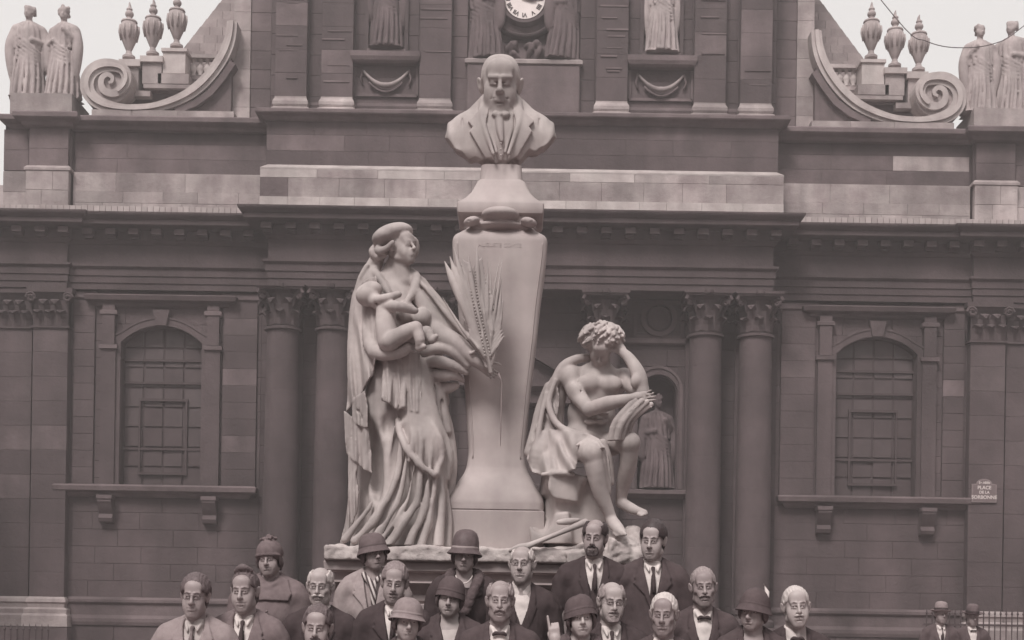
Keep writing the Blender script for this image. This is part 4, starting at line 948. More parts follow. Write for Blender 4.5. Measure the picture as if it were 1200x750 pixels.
# ragged lower edge of the bust
zb = lambda py: PX(587, py, 9.33)[2]
x, y, z = f.grid(); dxp = (x - bx_) / (YM / F)
edge = np.interp(dxp.ravel(), [-70, -60, -52, -44, -34, -24, -14, -4, 4, 14, 24, 34, 44, 52, 60, 70], [zb(152), zb(163), zb(173), zb(179), zb(185), zb(185), zb(187), zb(191), zb(190), zb(187), zb(186), zb(176), zb(175), zb(171), zb(162), zb(151)])[:, None, None]
f.f = np.maximum(f.f, (edge + .007 * np.sin(x * 70 + y * 30) + .25 * np.maximum(y - YM, 0) - z)).astype(np.float32)
f.put(CONE(B(587, 186, .04), B(587, 200, .04), .13, .12), .02)
head_prims(f, tf, dict(age=.45, jaw=1.2, w=1.04, nose=.98, sock=1.15, soft=.6, brow=1))
for s in (-1, 1):   # side hair
    for k in range(5): f.tube([tf((s * .066, -.022 + .022 * k, .052 - .002 * k)), tf((s * (.074 - .002 * k), -.012 + .022 * k, .02)), tf((s * .071, .004 + .02 * k, -.012))], [.006 * hs, .0085 * hs, .005 * hs], .006)
for k in range(5): f.tube([tf((-.04 + .02 * k, .112, .05)), tf((-.045 + .022 * k, .112, -.02)), tf((-.04 + .02 * k, .09, -.06))], [.014, .022, .012], .015)
f.build('bust_figure', M['marble'], bust)
# --- the standing woman with an infant
wom = thing('woman_statue', 'stone statue of a standing cloaked woman with cap, holding a naked infant', 'statue', W(460, 638), None)
h = .0082
lo = W(376, 650, -.62); hi = W(600, 255, .42); x0_, z0_ = W(376, 645)[0], W(460, 642)[2]; x1_, z1_ = W(592, 645)[0], W(460, 256)[2]
f = Field.box((x0_, 8.68, z0_), (x1_, 9.60, z1_), h)
def tb(P, r, k=.012, op='u', n=3, F_=None): (F_ or f).tube([W(*p) for p in P], [q * pxm for q in r], k, op, ID, n)
def el(c, r, k=.015, rot=None, op='u', F_=None): (F_ or f).put(ELL(W(*c), tuple(q * pxm for q in r), rot), k, op)
# trunk, hips and gown mass
el((463, 362, .02), (27, 20, 34), .03); el((468, 405, .02), (24, 20, 30), .04); el((470, 442, .03), (32, 26, 30), .05)
tb([(455, 440, .05), (452, 520, .02), (462, 600, .02), (462, 645, .03)], [26, 24, 30, 34], .05)
tb([(485, 445, -.02), (497, 515, -.10), (503, 590, -.02), (500, 645, .0)], [24, 24, 22, 26], .05)
tb([(440, 470, .22), (438, 560, .22), (434, 640, .20)], [18, 20, 24], .04)
tb([(490, 470, .12), (505, 560, .12), (505, 645, .10)], [24, 24, 26], .04)
el((500, 520, -.12), (20, 18, 30), .05)
# the gown's long folds
FO = [([(470, 515, -.14), (464, 560, -.15), (443, 603, -.17), (416, 634, -.18)], [3, 5, 6, 6]), ([(478, 530, -.17), (470, 575, -.19), (452, 612, -.22), (434, 640, -.23)], [2, 4, 6, 7]),
      ([(494, 545, -.22), (487, 590, -.22), (468, 618, -.25), (455, 640, -.26)], [3, 6, 7, 8]), ([(503, 552, -.22), (499, 590, -.21), (486, 622, -.23), (478, 642, -.24)], [2, 5, 6, 6]),
      ([(510, 555, -.2), (505, 600, -.19), (497, 626, -.2), (492, 642, -.22)], [3, 5, 6, 7]), ([(517, 560, -.14), (517, 600, -.14), (514, 642, -.15)], [3, 6, 8]), ([(524, 575, -.05), (526, 610, -.06), (524, 642, -.07)], [3, 5, 7]),
      ([(462, 500, -.12), (452, 545, -.12), (432, 595, -.12), (404, 632, -.12)], [2, 3, 4, 5]), ([(485, 545, -.2), (478, 585, -.21), (462, 612, -.24), (446, 634, -.26)], [2, 3, 4, 4])]
for P, r in FO: tb(P, [q_ * .8 for q_ in r], .009)
for P in ([(474, 530, -.17), (466, 570, -.19), (447, 608, -.22), (426, 636, -.24)], [(488, 548, -.24), (482, 585, -.25), (464, 612, -.28), (448, 638, -.3)], [(499, 560, -.26), (494, 596, -.26), (480, 622, -.27), (468, 640, -.28)], [(512, 570, -.22), (509, 605, -.21), (503, 640, -.24)], [(458, 520, -.15), (448, 560, -.16), (428, 605, -.18)]):
    tb(P, [1, 3.2, 4, 4], .010, 's')
# knee loop of cloth
tb([(466, 492, -.12), (468, 505, -.16), (478, 528, -.22), (492, 544, -.25), (508, 556, -.24)], [3, 4, 4, 4, 4], .01); tb([(490, 474, -.13), (502, 492, -.19), (514, 512, -.2), (518, 535, -.17), (510, 556, -.2)], [3, 4, 4, 4, 4], .01)
tb([(500, 476, -.1), (512, 498, -.13), (524, 530, -.1), (523, 560, -.08)], [4, 6, 7, 5], .012)
tb([(468, 500, -.12), (478, 495, -.16), (488, 490, -.15)], [3, 5, 4], .015)
el((438, 540, -.10), (11, 30, 48), .06, (0, -6, 0), 's'); el((452, 497, -.16), (7, 16, 16), .03, None, 's')
sheet(f, [(449, 408), (492, 412), (494, 470), (492, 487), (485, 484), (478, 478), (466, 482), (457, 474), (447, 470)], -.165, .014, .018, 125, .05, 0, .10)
# hanging front panel with folds and a free lower edge
for i, (xt, xb, yb) in enumerate(((452, 449, 470), (459, 456, 475), (467, 464, 482), (475, 473, 480), (482, 482, 485), (488, 489, 486))):
    tb([(xt, 418, -.08), ((xt + xb) / 2, 445, -.16 - .01 * (i % 2)), (xb, yb - 4, -.20 - .02 * (i % 2))], [2, 2.6, 2.2], .008)
tb([(494, 425, -.06), (503, 460, -.12), (512, 500, -.12)], [6, 6, 5], .02); tb([(503, 425, 0), (515, 465, -.04), (525, 505, -.02)], [6, 7, 5], .02); tb([(488, 420, -.1), (497, 455, -.15), (506, 485, -.16)], [4, 4, 3], .015)
tb([(500, 440, -.1), (510, 475, -.13), (520, 505, -.1)], [1, 2, 2], .01, 's')
# cloak: left side
sheet(f, [(424, 330), (442, 326), (449, 360), (444, 400), (441, 430), (438, 441), (422, 462), (404, 480), (405, 450), (408, 420), (411, 385), (415, 355)], -.07, .020, .024, 100, .18, -.9, 0)
sheet(f, [(412, 468), (428, 458), (432, 478), (432, 503), (421, 500), (412, 492)], -.07, .014, .012, 130, .0, -.6, 0)
sheet(f, [(402, 480), (410, 486), (424, 500), (433, 503), (436, 530), (437, 556), (426, 550), (414, 540), (405, 531)], -.04, .014, .014, 120, -.1, -.5, 0)
sheet(f, [(408, 530), (421, 543), (418, 556), (421, 578), (419, 600), (412, 618), (410, 634), (398, 638), (404, 612), (408, 585)], .0, .02, .014, 200, .0, -.4, 0)
for P, r in (([(433, 322, .06), (421, 350, .05), (415, 400, .04), (413, 440, .02)], [9, 9, 8, 6]), ([(440, 330, .06), (430, 370, .04), (428, 420, .02)], [9, 10, 9]), ([(440, 450, .08), (446, 480, .10), (450, 512, .12)], [10, 10, 5])): tb(P, r, .012)
tb([(406, 478, -.05), (420, 482, -.08), (431, 501, -.06)], [1.5, 1.5, 1], .006, 's'); tb([(412, 490, -.07), (414, 515, -.1), (420, 540, -.1)], [1.5, 2, 1], .01, 's')
# shoulders, neck, cloak right
tb([(438, 330, .05), (458, 332, .04), (484, 333, .04), (496, 345, .02)], [11, 13, 13, 10], .03)
tb([(436, 316, .06), (444, 325, -.02), (452, 337, -.08), (460, 352, -.12)], [6, 5, 4, 2.5], .01)
tb([(482, 318, .02), (488, 326, -.02), (484, 342, -.09), (474, 358, -.12)], [4, 6, 5, 3], .012)
tb([(492, 332, .02), (508, 352, .0), (530, 380, -.02), (548, 398, -.04)], [8, 9, 8, 5], .015); tb([(488, 345, -.06), (505, 368, -.06), (525, 390, -.06)], [8, 9, 6], .015); tb([(485, 325, -.0), (500, 338, -.06), (522, 366, -.1), (549, 398, -.1)], [3, 3, 3, 2.5], .008)
tb([(490, 340, .06), (500, 380, .08), (505, 420, .08), (515, 470, .08)], [14, 15, 14, 12], .03)
el((494, 372, -.11), (11, 11, 11), .015); el((476, 366, -.09), (12, 10, 12), .02)
el((510, 395, -.08), (10, 14, 9), .03, None, 's')
# arm to the palm, sleeve
tb([(500, 372, -.02), (518, 392, -.09), (534, 402, -.13), (556, 421, -.14), (566, 429, -.13)], [10, 11, 10.5, 8, 6], .012)
for P, r in (([(497, 412, -.05), (520, 408, -.12), (534, 414, -.14), (548, 428, -.13)], [6, 7, 7, 4]), ([(497, 425, -.03), (515, 424, -.12), (530, 428, -.13), (546, 436, -.1)], [6, 7, 6, 4]), ([(500, 438, .0), (516, 440, -.08), (532, 440, -.08), (542, 446, -.04)], [7, 7, 6, 3]),
             ([(508, 450, .04), (522, 455, -.02), (534, 452, -.02)], [8, 7, 5]), ([(514, 470, .05), (524, 500, .03), (530, 540, .03), (528, 580, .04)], [8, 7, 6, 5]), ([(552, 414, -.2), (562, 410, -.19), (570, 420, -.17), (574, 430, -.16)], [2, 2, 2, 1.5])): tb(P, r, .01)
hand_prims(f, T(W(565, 428, -.13), rotm(70, 0, 0) @ np.eye(3) if False else (lambda a: np.array(Matrix.Rotation(R(-52), 3, 'Y') @ Matrix.Rotation(R(20), 3, 'X')))(0), .92), 1, 38)
# arm under the infant
tb([(437, 350, .02), (434, 385, -.06), (440, 412, -.16), (468, 413, -.24), (478, 407, -.27)], [10, 10, 9, 7, 5.5], .012)
hand_prims(f, T(W(477, 408, -.27), np.array(Matrix.Rotation(R(-118), 3, 'Y') @ Matrix.Rotation(R(10), 3, 'X')), .78), -1, 26)
tb([(444, 412, -.10), (456, 424, -.10), (478, 420, -.1)], [6, 6, 5], .015)
tf = T(W(469.5, 291, -.02), np.array(Matrix.Rotation(R(52), 3, 'Z') @ Matrix.Rotation(R(-9), 3, 'X') @ Matrix.Rotation(R(-6), 3, 'Y')), 1.08)
head_prims(f, tf, dict(age=0, jaw=.95, fem=1, w=.97, soft=1))
tb([(466, 303, .06), (459, 320, .04), (459, 340, .03)], [10, 11, 14], .02)
el((459, 345, -.03), (17, 9, 14), .03)
# hair under the cap
for P, r in (([(441, 287, .03), (437, 295, .02), (443, 301, .02), (452, 298, -.04)], [3, 5, 5, 3]), ([(445, 288, -.03), (444, 294, -.06), (453, 291, -.09), (460, 284, -.11)], [4, 5, 4, 3]), ([(440, 300, .06), (432, 314, .06), (424, 322, .06)], [5, 5, 3]), ([(444, 302, .08), (440, 318, .07), (436, 332, .05)], [7, 6, 4]), ([(430, 312, .02), (422, 326, .02), (419, 338, .03)], [3, 3, 3]),
             ([(482, 278, -.04), (487, 284, .0), (487.5, 294, .02), (484, 302, .04)], [3, 4, 4, 3])): tb(P, r, .008)
f.put(ELL(W(460.5, 275.5, .01), (24.5 * pxm, 25 * pxm, 12 * pxm), (0, -17, 0)), .006); f.put(ELL(W(454, 279, -.0), (18 * pxm, 23 * pxm, 10.5 * pxm), (0, -12, 0)), .01)
for i, (xa_, xb_) in enumerate(((497, 505), (503, 514), (509, 521), (515, 527))): tb([(xa_, 432, -.05 + .03 * i), ((xa_ + xb_) / 2 + 2, 480, -.13 + .04 * i), (xb_, 540, -.13 + .05 * i), (xb_ + 1, 600, -.10 + .04 * i)], [2, 3.2, 3, 2.5], .008)
for i, (xa_, xb_) in enumerate(((500, 509), (506, 518), (512, 524))): tb([(xa_, 440, -.08 + .03 * i), ((xa_ + xb_) / 2 + 2, 485, -.16 + .04 * i), (xb_, 540, -.15 + .05 * i)], [1, 2.2, 2], .008, 's')
for P_ in ([(480, 488, -.17), (484, 512, -.22), (480, 540, -.22)], [(488, 490, -.19), (494, 515, -.24), (492, 545, -.24)], [(497, 490, -.18), (504, 518, -.22), (503, 548, -.22)]): tb(P_, [1.5, 3.2, 3], .012)

x, y, z = f.grid(); gc = W(486, 425); phi = np.arctan2(x - gc[0], np.maximum(gc[2] - z, .02)); gate = np.clip((W(0, 505)[2] - z) * 5, 0, 1) * np.clip((9.25 - y) * 5, 0, 1)
f.f = (f.f + gate * (.0050 * np.sin(phi * 40 + 3 * z + .8 * np.sin(z * 6)) + .0018 * np.sin(phi * 97 + 5 * z))).astype(np.float32)
f.f = (f.f + .0022 * vnoise(x * 22, y * 22, z * 7, 3) + .0009 * vnoise(x * 120, y * 120, z * 120, 8)).astype(np.float32)
f.build('cloaked_figure', M['marble'], wom)
# infant
g = Field.box((W(412, 420)[0], 8.72, W(440, 425)[2]), (W(520, 420)[0], 9.22, W(440, 326)[2]), .0065)
q = g
tb([(453, 360, -.20), (452, 380, -.23), (456, 399, -.24)], [11.5, 12, 13.5], .02, F_=q)
el((431, 346, -.16), (14, 14, 13), .01, F_=q); el((439, 352, -.2), (8, 8, 8), .015, F_=q); tb([(438, 352, -.16), (448, 358, -.18)], [7, 9], .02, F_=q)
tb([(453, 358, -.25), (466, 359, -.30), (482, 363, -.26)], [6.5, 6, 4.4], .012, F_=q); el((485, 364, -.25), (5.5, 5, 4), .008, F_=q)
tb([(443, 351, -.24), (454, 349, -.28), (464, 346, -.22)], [5, 5, 4], .012, F_=q); el((466, 345, -.21), (5, 5, 4), .008, F_=q); el((436, 339, -.15), (12, 13, 9), .012, F_=q)
tb([(458, 400, -.29), (474, 390, -.33), (487, 384, -.34)], [10, 9, 7.5], .015, F_=q); tb([(488, 385, -.34), (492, 398, -.35), (491, 407, -.33)], [7, 6, 4], .01, F_=q); tb([(491, 408, -.33), (497, 406, -.36)], [4, 3], .006, F_=q)
tb([(462, 402, -.22), (486, 396, -.25), (500, 389, -.26), (506, 398, -.28), (511, 394, -.3)], [9, 8, 7, 5, 3], .012, F_=q)
for s_ in range(3): el((427 + 4 * s_, 340 + 2 * s_, -.235), (2, 1.4, 1.2), .004, None, 's', F_=q) if False else None
el((440, 344, -.245), (2, 1.5, 1.5), .004, None, 's', F_=q); el((442, 355, -.235), (2.6, 2, 2), .004, None, 's', F_=q)
q.build('infant', M['marble'], wom)
# --- seated man
sea = thing('seated_man_statue', 'stone statue of a seated curly-haired man leaning his head on one hand', 'statue', W(690, 640), None)
x0_, x1_ = W(608, 500)[0], W(774, 500)[0]; z0_, z1_ = W(690, 640)[2], W(690, 372)[2]
f = Field.box((x0_, 8.62, z0_), (x1_, 9.56, z1_), .0078)
el((700, 452, .0), (31, 20, 28), .03, (0, 4, 0)); el((693, 485, .02), (28, 20, 28), .04); el((690, 512, .03), (32, 24, 18), .04)
el((690, 448, -.115), (13, 6, 9), .03); el((716, 449, -.105), (13, 6, 9), .03); tb([(703, 440, -.17), (702, 462, -.16), (700, 496, -.14)], [2, 2, 1.5], .012, 's'); tb([(678, 462, -.13), (692, 464, -.17), (703, 461, -.17), (718, 464, -.16), (728, 460, -.12)], [1.2, 1.2, 1, 1.2, 1.2], .02, 's')
for i in range(3): el((692, 474 + 10 * i, -.13), (8, 3, 3.5), .015); el((706, 474 + 10 * i, -.13), (8, 3, 3.5), .015)
el((672, 442, .0), (14, 14, 14), .02); el((731, 444, .0), (13, 13, 13), .02)
tb([(669, 443, -.02), (676, 462, -.09), (690, 480, -.17)], [12, 10.5, 7.5], .012); el((668, 442, -.04), (13, 12, 14), .015); el((676, 458, -.12), (8, 7, 11), .015, (0, -30, 0)); tb([(676, 447, -.12), (681, 460, -.15)], [1.2, 1], .008, 's'); tb([(690, 480, -.17), (712, 473, -.25), (732, 469, -.31), (744, 466, -.33)], [8, 8.6, 6.8, 4.8], .01)
hand_prims(f, T(W(743, 466, -.33), np.array(Matrix.Rotation(R(-100), 3, 'Y') @ Matrix.Rotation(R(20), 3, 'X')), .95), -1, 26)
tb([(733, 444, -.03), (743, 454, -.12), (753, 459, -.22)], [11, 9.5, 8], .012); tb([(753, 459, -.22), (749, 441, -.22), (739, 422, -.19), (728, 411, -.16)], [7.5, 8.6, 6.8, 4.8], .01); el((746, 446, -.24), (7, 7, 9), .01, (0, 20, 0))
hand_prims(f, T(W(729, 412, -.16), np.array(Matrix.Rotation(R(148), 3, 'Y') @ Matrix.Rotation(R(20), 3, 'X')), .95), 1, 34)
tb([(704, 430, .0), (704, 415, -.08)], [11, 10], .03)
tf = T(W(704, 407, -.13), np.array(Matrix.Rotation(R(6), 3, 'Y') @ Matrix.Rotation(R(58), 3, 'X')), .95)
head_prims(f, tf, dict(age=.2, jaw=1.1), neck=False)
hr = random.Random(5)
el((705, 397, -.10), (23, 23, 16), .02)
for i in range(150):   # curls
    a = hr.uniform(0, 6.28); b = math.acos(hr.uniform(-.45, 1)); c = np.array(W(705, 398, -.11)) + np.array([.138 * math.sin(b) * math.cos(a), .135 * math.sin(b) * math.sin(a), .098 * math.cos(b)])
    rr = hr.uniform(.014, .024); q_ = [c + .020 * np.array([math.cos(t + a), math.sin(t * 1.3 + a), math.sin(t)]) for t in (0, 1.6, 3.2, 4.4)]
    f.tube(q_, [rr * .4, rr * .6, rr * .6, rr * .3], .004, n=1)
# legs
tb([(672, 520, .02), (684, 526, -.18), (693, 531, -.34)], [18, 16, 13.5], .02); tb([(694, 532, -.34), (698, 552, -.33), (705, 580, -.28), (716, 606, -.24)], [11.5, 11, 9, 6], .012); el((692, 531, -.375), (8, 6, 9), .02); el((699, 560, -.25), (9, 10, 16), .015, (0, -10, 0))
tb([(716, 608, -.24), (722, 617, -.28), (729, 624, -.34)], [6.5, 7, 5], .01)
for i in range(5): tb([(728 - 2.2 * i, 622 + .6 * i, -.34 + .01 * i), (733 - 2.4 * i, 626 + .5 * i, -.38 + .012 * i)], [2.6 - .2 * i, 2 - .15 * i], .003)
tb([(708, 520, .02), (724, 518, -.14), (737, 518, -.27)], [16, 14, 12.5], .02); tb([(738, 519, -.27), (736, 545, -.2), (730, 570, -.1), (728, 588, -.06)], [11, 10, 8, 5.5], .015); el((738, 518, -.29), (8, 6, 8), .02); el((737, 545, -.13), (8, 9, 14), .015)
tb([(728, 589, -.06), (742, 597, -.14), (755, 601, -.22)], [7, 6, 4], .01)
for i in range(4): tb([(753 - 1.5 * i, 600 + .8 * i, -.2 - .01 * i), (758 - 2 * i, 602 + .8 * i, -.23 - .012 * i)], [2.4, 1.8], .003)
# cloak and lap drapery
for P, r in (([(694, 419, .02), (676, 421, -.02), (660, 430, -.04), (650, 448, -.04), (643, 462, -.02)], [4, 5.5, 6, 6, 6]), ([(645, 455, .02), (636, 480, .04), (630, 505, .04), (621, 530, .02)], [8, 9, 9, 7]),
             ([(655, 450, .04), (648, 480, .05), (646, 505, .02)], [12, 13, 13]), ([(651, 446, -.07), (643, 470, -.08), (648, 490, -.1), (658, 501, -.13), (672, 507, -.16), (690, 512, -.16)], [2.5, 3.5, 4, 4, 4, 3]),
             ([(640, 462, -.06), (634, 490, -.07), (629, 520, -.08), (622, 538, -.06)], [3, 3, 3.5, 3]),              ([(640, 515, -.03), (634, 530, -.05), (630, 546, -.05)], [12, 13, 10]), ([(664, 520, -.05), (655, 540, -.08)], [20, 15]),
             ([(690, 513, -.26), (702, 520, -.35), (708, 536, -.34), (709, 556, -.3), (714, 575, -.27)], [4, 4, 3, 3.5, 2]), ([(706, 520, -.2), (712, 540, -.2), (716, 565, -.18)], [6, 6, 4]), ([(636, 556, -.2), (655, 554, -.24), (672, 556, -.24)], [2.5, 3, 2.5])): tb(P, r, .012)
sheet(f, [(646, 500), (664, 504), (688, 509), (701, 520), (708, 530), (690, 527), (678, 534), (674, 552), (660, 556), (640, 557), (624, 552), (617, 534), (628, 512)], -.20, .018, .022, 78, .55, -.75, .35)
sheet(f, [(640, 452), (652, 446), (656, 470), (650, 505), (640, 520), (622, 540), (617, 530), (628, 500)], -.02, .016, .016, 150, .5, -.3, .0)
sheet(f, [(706, 520), (713, 534), (716, 560), (716, 580), (708, 574), (706, 548)], -.24, .012, .008, 220, 0, 0, 0)
for a_, b_ in (((690, 512), (676, 522)), ((694, 516), (680, 530)), ((700, 520), (690, 528))): tb([(a_[0], a_[1], -.28), (b_[0], b_[1], -.34)], [1.4, 1.8], .006)
f.put(BOX(W(660, 570, -.05), (.13, .16, .09), .01, (6, 8, 10)), .015); f.put(BOX(W(672, 605, .06), (.20, .18, .24), .03, (0, 4, 8)), .03); f.put(BOX(W(650, 625, .0), (.14, .18, .12), .02, (0, -8, -12)), .02)
f.put(ELL(W(634, 596, -.12), (.09, .14, .16)), .04, 's'); el((686, 590, -.2), (8, 14, 26), .03, None, 's')
x, y, z = f.grid(); f.f = (f.f + .0018 * vnoise(x * 25, y * 25, z * 12, 9)).astype(np.float32)
f.build('seated_figure', M['marble'], sea)
g = Field.box((W(704, 500)[0], 8.72, W(690, 524)[2]), (W(770, 500)[0], 9.2, W(690, 462)[2]), .0055)
for i, (P, r) in enumerate((([(716, 516, -.32), (722, 494, -.35), (744, 469, -.34)], 4.2), ([(723, 517, -.33), (730, 494, -.37), (752, 470, -.36)], 4.0), ([(729, 514, -.32), (737, 492, -.36), (758, 471, -.35)], 3.4), ([(736, 510, -.3), (743, 490, -.34), (763, 474, -.33)], 3.4))): tb(P, [r, r, r * .9], .005, F_=g)
for i in range(6): tb([(719 + 3.4 * i, 515 - i, -.36), (726 + 3.5 * i, 493, -.395), (747 + 3.2 * i, 469.5 + .6 * i, -.37)], [.5, .5, .4], .002, 's', F_=g)
g.build('open_book', M['marble'], sea)
# --- rocks under the figures
rock = thing('rock_base', 'rough-hewn rocks and slab under the statues on the pedestal', 'rock', (mc, 9.3, ztop))
f = Field.box((mx0 - .04, 8.84, ztop - .03), (mx1 + .06, 9.9, ztop + .36), .0095)
f.put(BOX(((mx0 + PX(640, 650, 9)[0]) / 2, 9.4, ztop + .045), ((PX(640, 650, 9)[0] - mx0) / 2, .50, .055), .02), .01)
f.put(BOX(((PX(600, 650, 9)[0] + mx1) / 2, 9.4, ztop + .04), ((mx1 - PX(600, 650, 9)[0]) / 2, .50, .055), .03), .01)
V_ = lambda px, py, dy: PX(px, py, 9.15 + dy)
for c, r_ in (((730, 650, -.12), (.14, .16, .14)), ((742, 642, 0), (.09, .2, .15)), ((700, 655, -.1), (.2, .15, .12)), ((668, 655, -.1), (.16, .14, .09)), ((720, 636, .0), (.10, .14, .07)), ((690, 640, .12), (.3, .2, .16)), ((640, 656, -.14), (.16, .1, .06)), ((570, 655, -.18), (.12, .06, .05)), ((400, 652, -.05), (.09, .2, .075)), ((500, 656, -.18), (.2, .08, .05)), ((745, 655, -.2), (.06, .08, .09))):
    f.put(ELL(V_(*c), r_), .02)
f.put(BOX(V_(722, 650, -.14), (.11, .13, .10), .01, (8, 14, 20)), .01); f.put(BOX(V_(684, 656, -.18), (.13, .10, .07), .01, (5, -10, 12)), .01)
x, y, z = f.grid(); nn = vnoise(x * 14, y * 14, z * 14, 1); f.f = (f.f + .014 * nn + .010 * np.abs(vnoise(x * 38, y * 38, z * 38, 2)) + .005 * vnoise(x * 95, y * 95, z * 95, 4)).astype(np.float32)
f.f = np.maximum(f.f, (ztop - z) * np.ones_like(f.f)).astype(np.float32)
f.build('rock', M['rough_stone'], rock)
# --- carved palm leaves held against the pillar
palm = thing('palm_branch', 'carved palm branch and long leaves held against the pillar', 'carved palm', W(574, 437, -.1))
f = Field.box((W(516, 400)[0], 8.80, W(570, 445)[2]), (W(598, 400)[0], 9.26, W(570, 272)[2]), .0052)
Yp = -.215   # just in front of the shaft
tb([(575, 436, -.2), (569, 405, -.24), (562, 375, -.25), (556, 345, -.25), (554, 322, -.22)], [2.5, 2, 1.8, 1.5, .8], .003, n=4)
mid = catmull([(575, 436), (569, 405), (562, 375), (556, 345), (554, 318)], 8)
def leaflet(x0, y0, x1, y1, w, d0=-.22, d1=-.24): tb([(x0, y0, d0), ((x0 * .5 + x1 * .5), (y0 + y1) / 2, (d0 + d1) / 2 - .008), (x1, y1, d1)], [w * .7, w, .5], .0025, n=2)
for i in range(4, len(mid)):
    t = i / len(mid); x_, y_ = mid[i][:2]; ln = 26 * (1 - .45 * t)
    ln *= 1.25; leaflet(x_, y_, x_ - ln * .72, y_ - ln * .80, 2.5); leaflet(x_, y_, x_ + ln * .62, y_ - ln * .90, 2.4)
for x1_, y1_, w_ in ((521, 306, 3.4), (527, 300, 3), (532, 290, 2.6), (541, 312, 2.6), (549, 300, 2.6), (559, 289, 2.4)):
    w_ *= 1.15; tb([(570, 430, -.2), ((x1_ * .42 + 566 * .58), (y1_ * .42 + 415 * .58), -.24), ((x1_ * .75 + 560 * .25), (y1_ * .75 + 400 * .25), -.25), (x1_, y1_, -.23)], [1.5, w_, w_ * 1.1, .6], .003)
pr = random.Random(3)
for i in range(34):   # loose narrow leaves fanning out of the bunch
    a_ = pr.uniform(-.62, .22); l_ = pr.uniform(60, 138) * (1 - .3 * abs(a_)); x1_, y1_ = 574 + l_ * math.sin(a_) * .95, 432 - l_ * math.cos(a_); c_ = pr.uniform(-5, 5)
    tb([(573, 428, -.2), ((x1_ + 573) / 2 + c_, (y1_ + 428) / 2, -.225 - pr.uniform(0, .03)), (x1_, y1_, -.215 - pr.uniform(0, .02))], [1.2, pr.uniform(1.5, 2.3), .5], .002, n=2)
for x1_, y1_, w_ in ((588, 327, 3), (590, 350, 2.6), (582, 340, 2.8), (587, 368, 2.4), (586, 385, 2), (548, 378, 3), (546, 388, 3)):
    w_ *= 1.2; tb([(575, 432, -.2), ((x1_ + 574) / 2 + 2, (y1_ + 425) / 2, -.23), (x1_, y1_, -.225)], [1.2, w_, .6], .003)
f.build('palm_leaf_cluster', M['marble'], palm)
fr = MB()
for i in range(5, len(mid)):   # the beaded rib
    for sd in (-1, 1):
        c = W(mid[i][0] + sd * 3, mid[i][1], -.262); fr.lathe([(.001, -.008), (.006, -.004), (.007, 0), (.006, .004), (.001, .008)], c, 6, closed=False)
fr.build('palm_bead', M['marble'], palm, kind='stuff')
MB().tube([W(584, 438, -.16), W(587.5, 446, -.135), W(587.5, 480, -.115), W(586.8, 505, -.10), W(586.5, 523, -.09)], [.007, .006, .005, .004, .001], 6).build('palm_stalk', M['plinth'], palm, smooth=True)
tor = thing('carved_torch', 'long carved torch lying across the rocks below the seated statue', 'carved torch', W(650, 628, -.3))
f = Field.box((W(585, 640)[0], 8.74, W(650, 652)[2]), (W(692, 640)[0], 9.0, W(650, 600)[2]), .0055)
tb([(618, 640, -.34), (640, 631, -.34), (662, 622, -.34), (686, 612, -.34)], [3.6, 2.8, 3.0, 4.2], .004, F_=f); tb([(618, 640, -.34), (608, 641, -.32), (598, 645, -.30)], [4.0, 3.4, 2], .004, F_=f); tb([(655, 612, -.3), (666, 611, -.3), (678, 609, -.3)], [3, 4, 2], .004, F_=f)
for i in range(4): tb([(621 + i * 17, 634.5 - 7 * i, -.375), (623 + i * 17, 641 - 7 * i, -.375)], [1, 1], .003, 's', F_=f)
f.build('torch_shaft', M['marble'], tor)
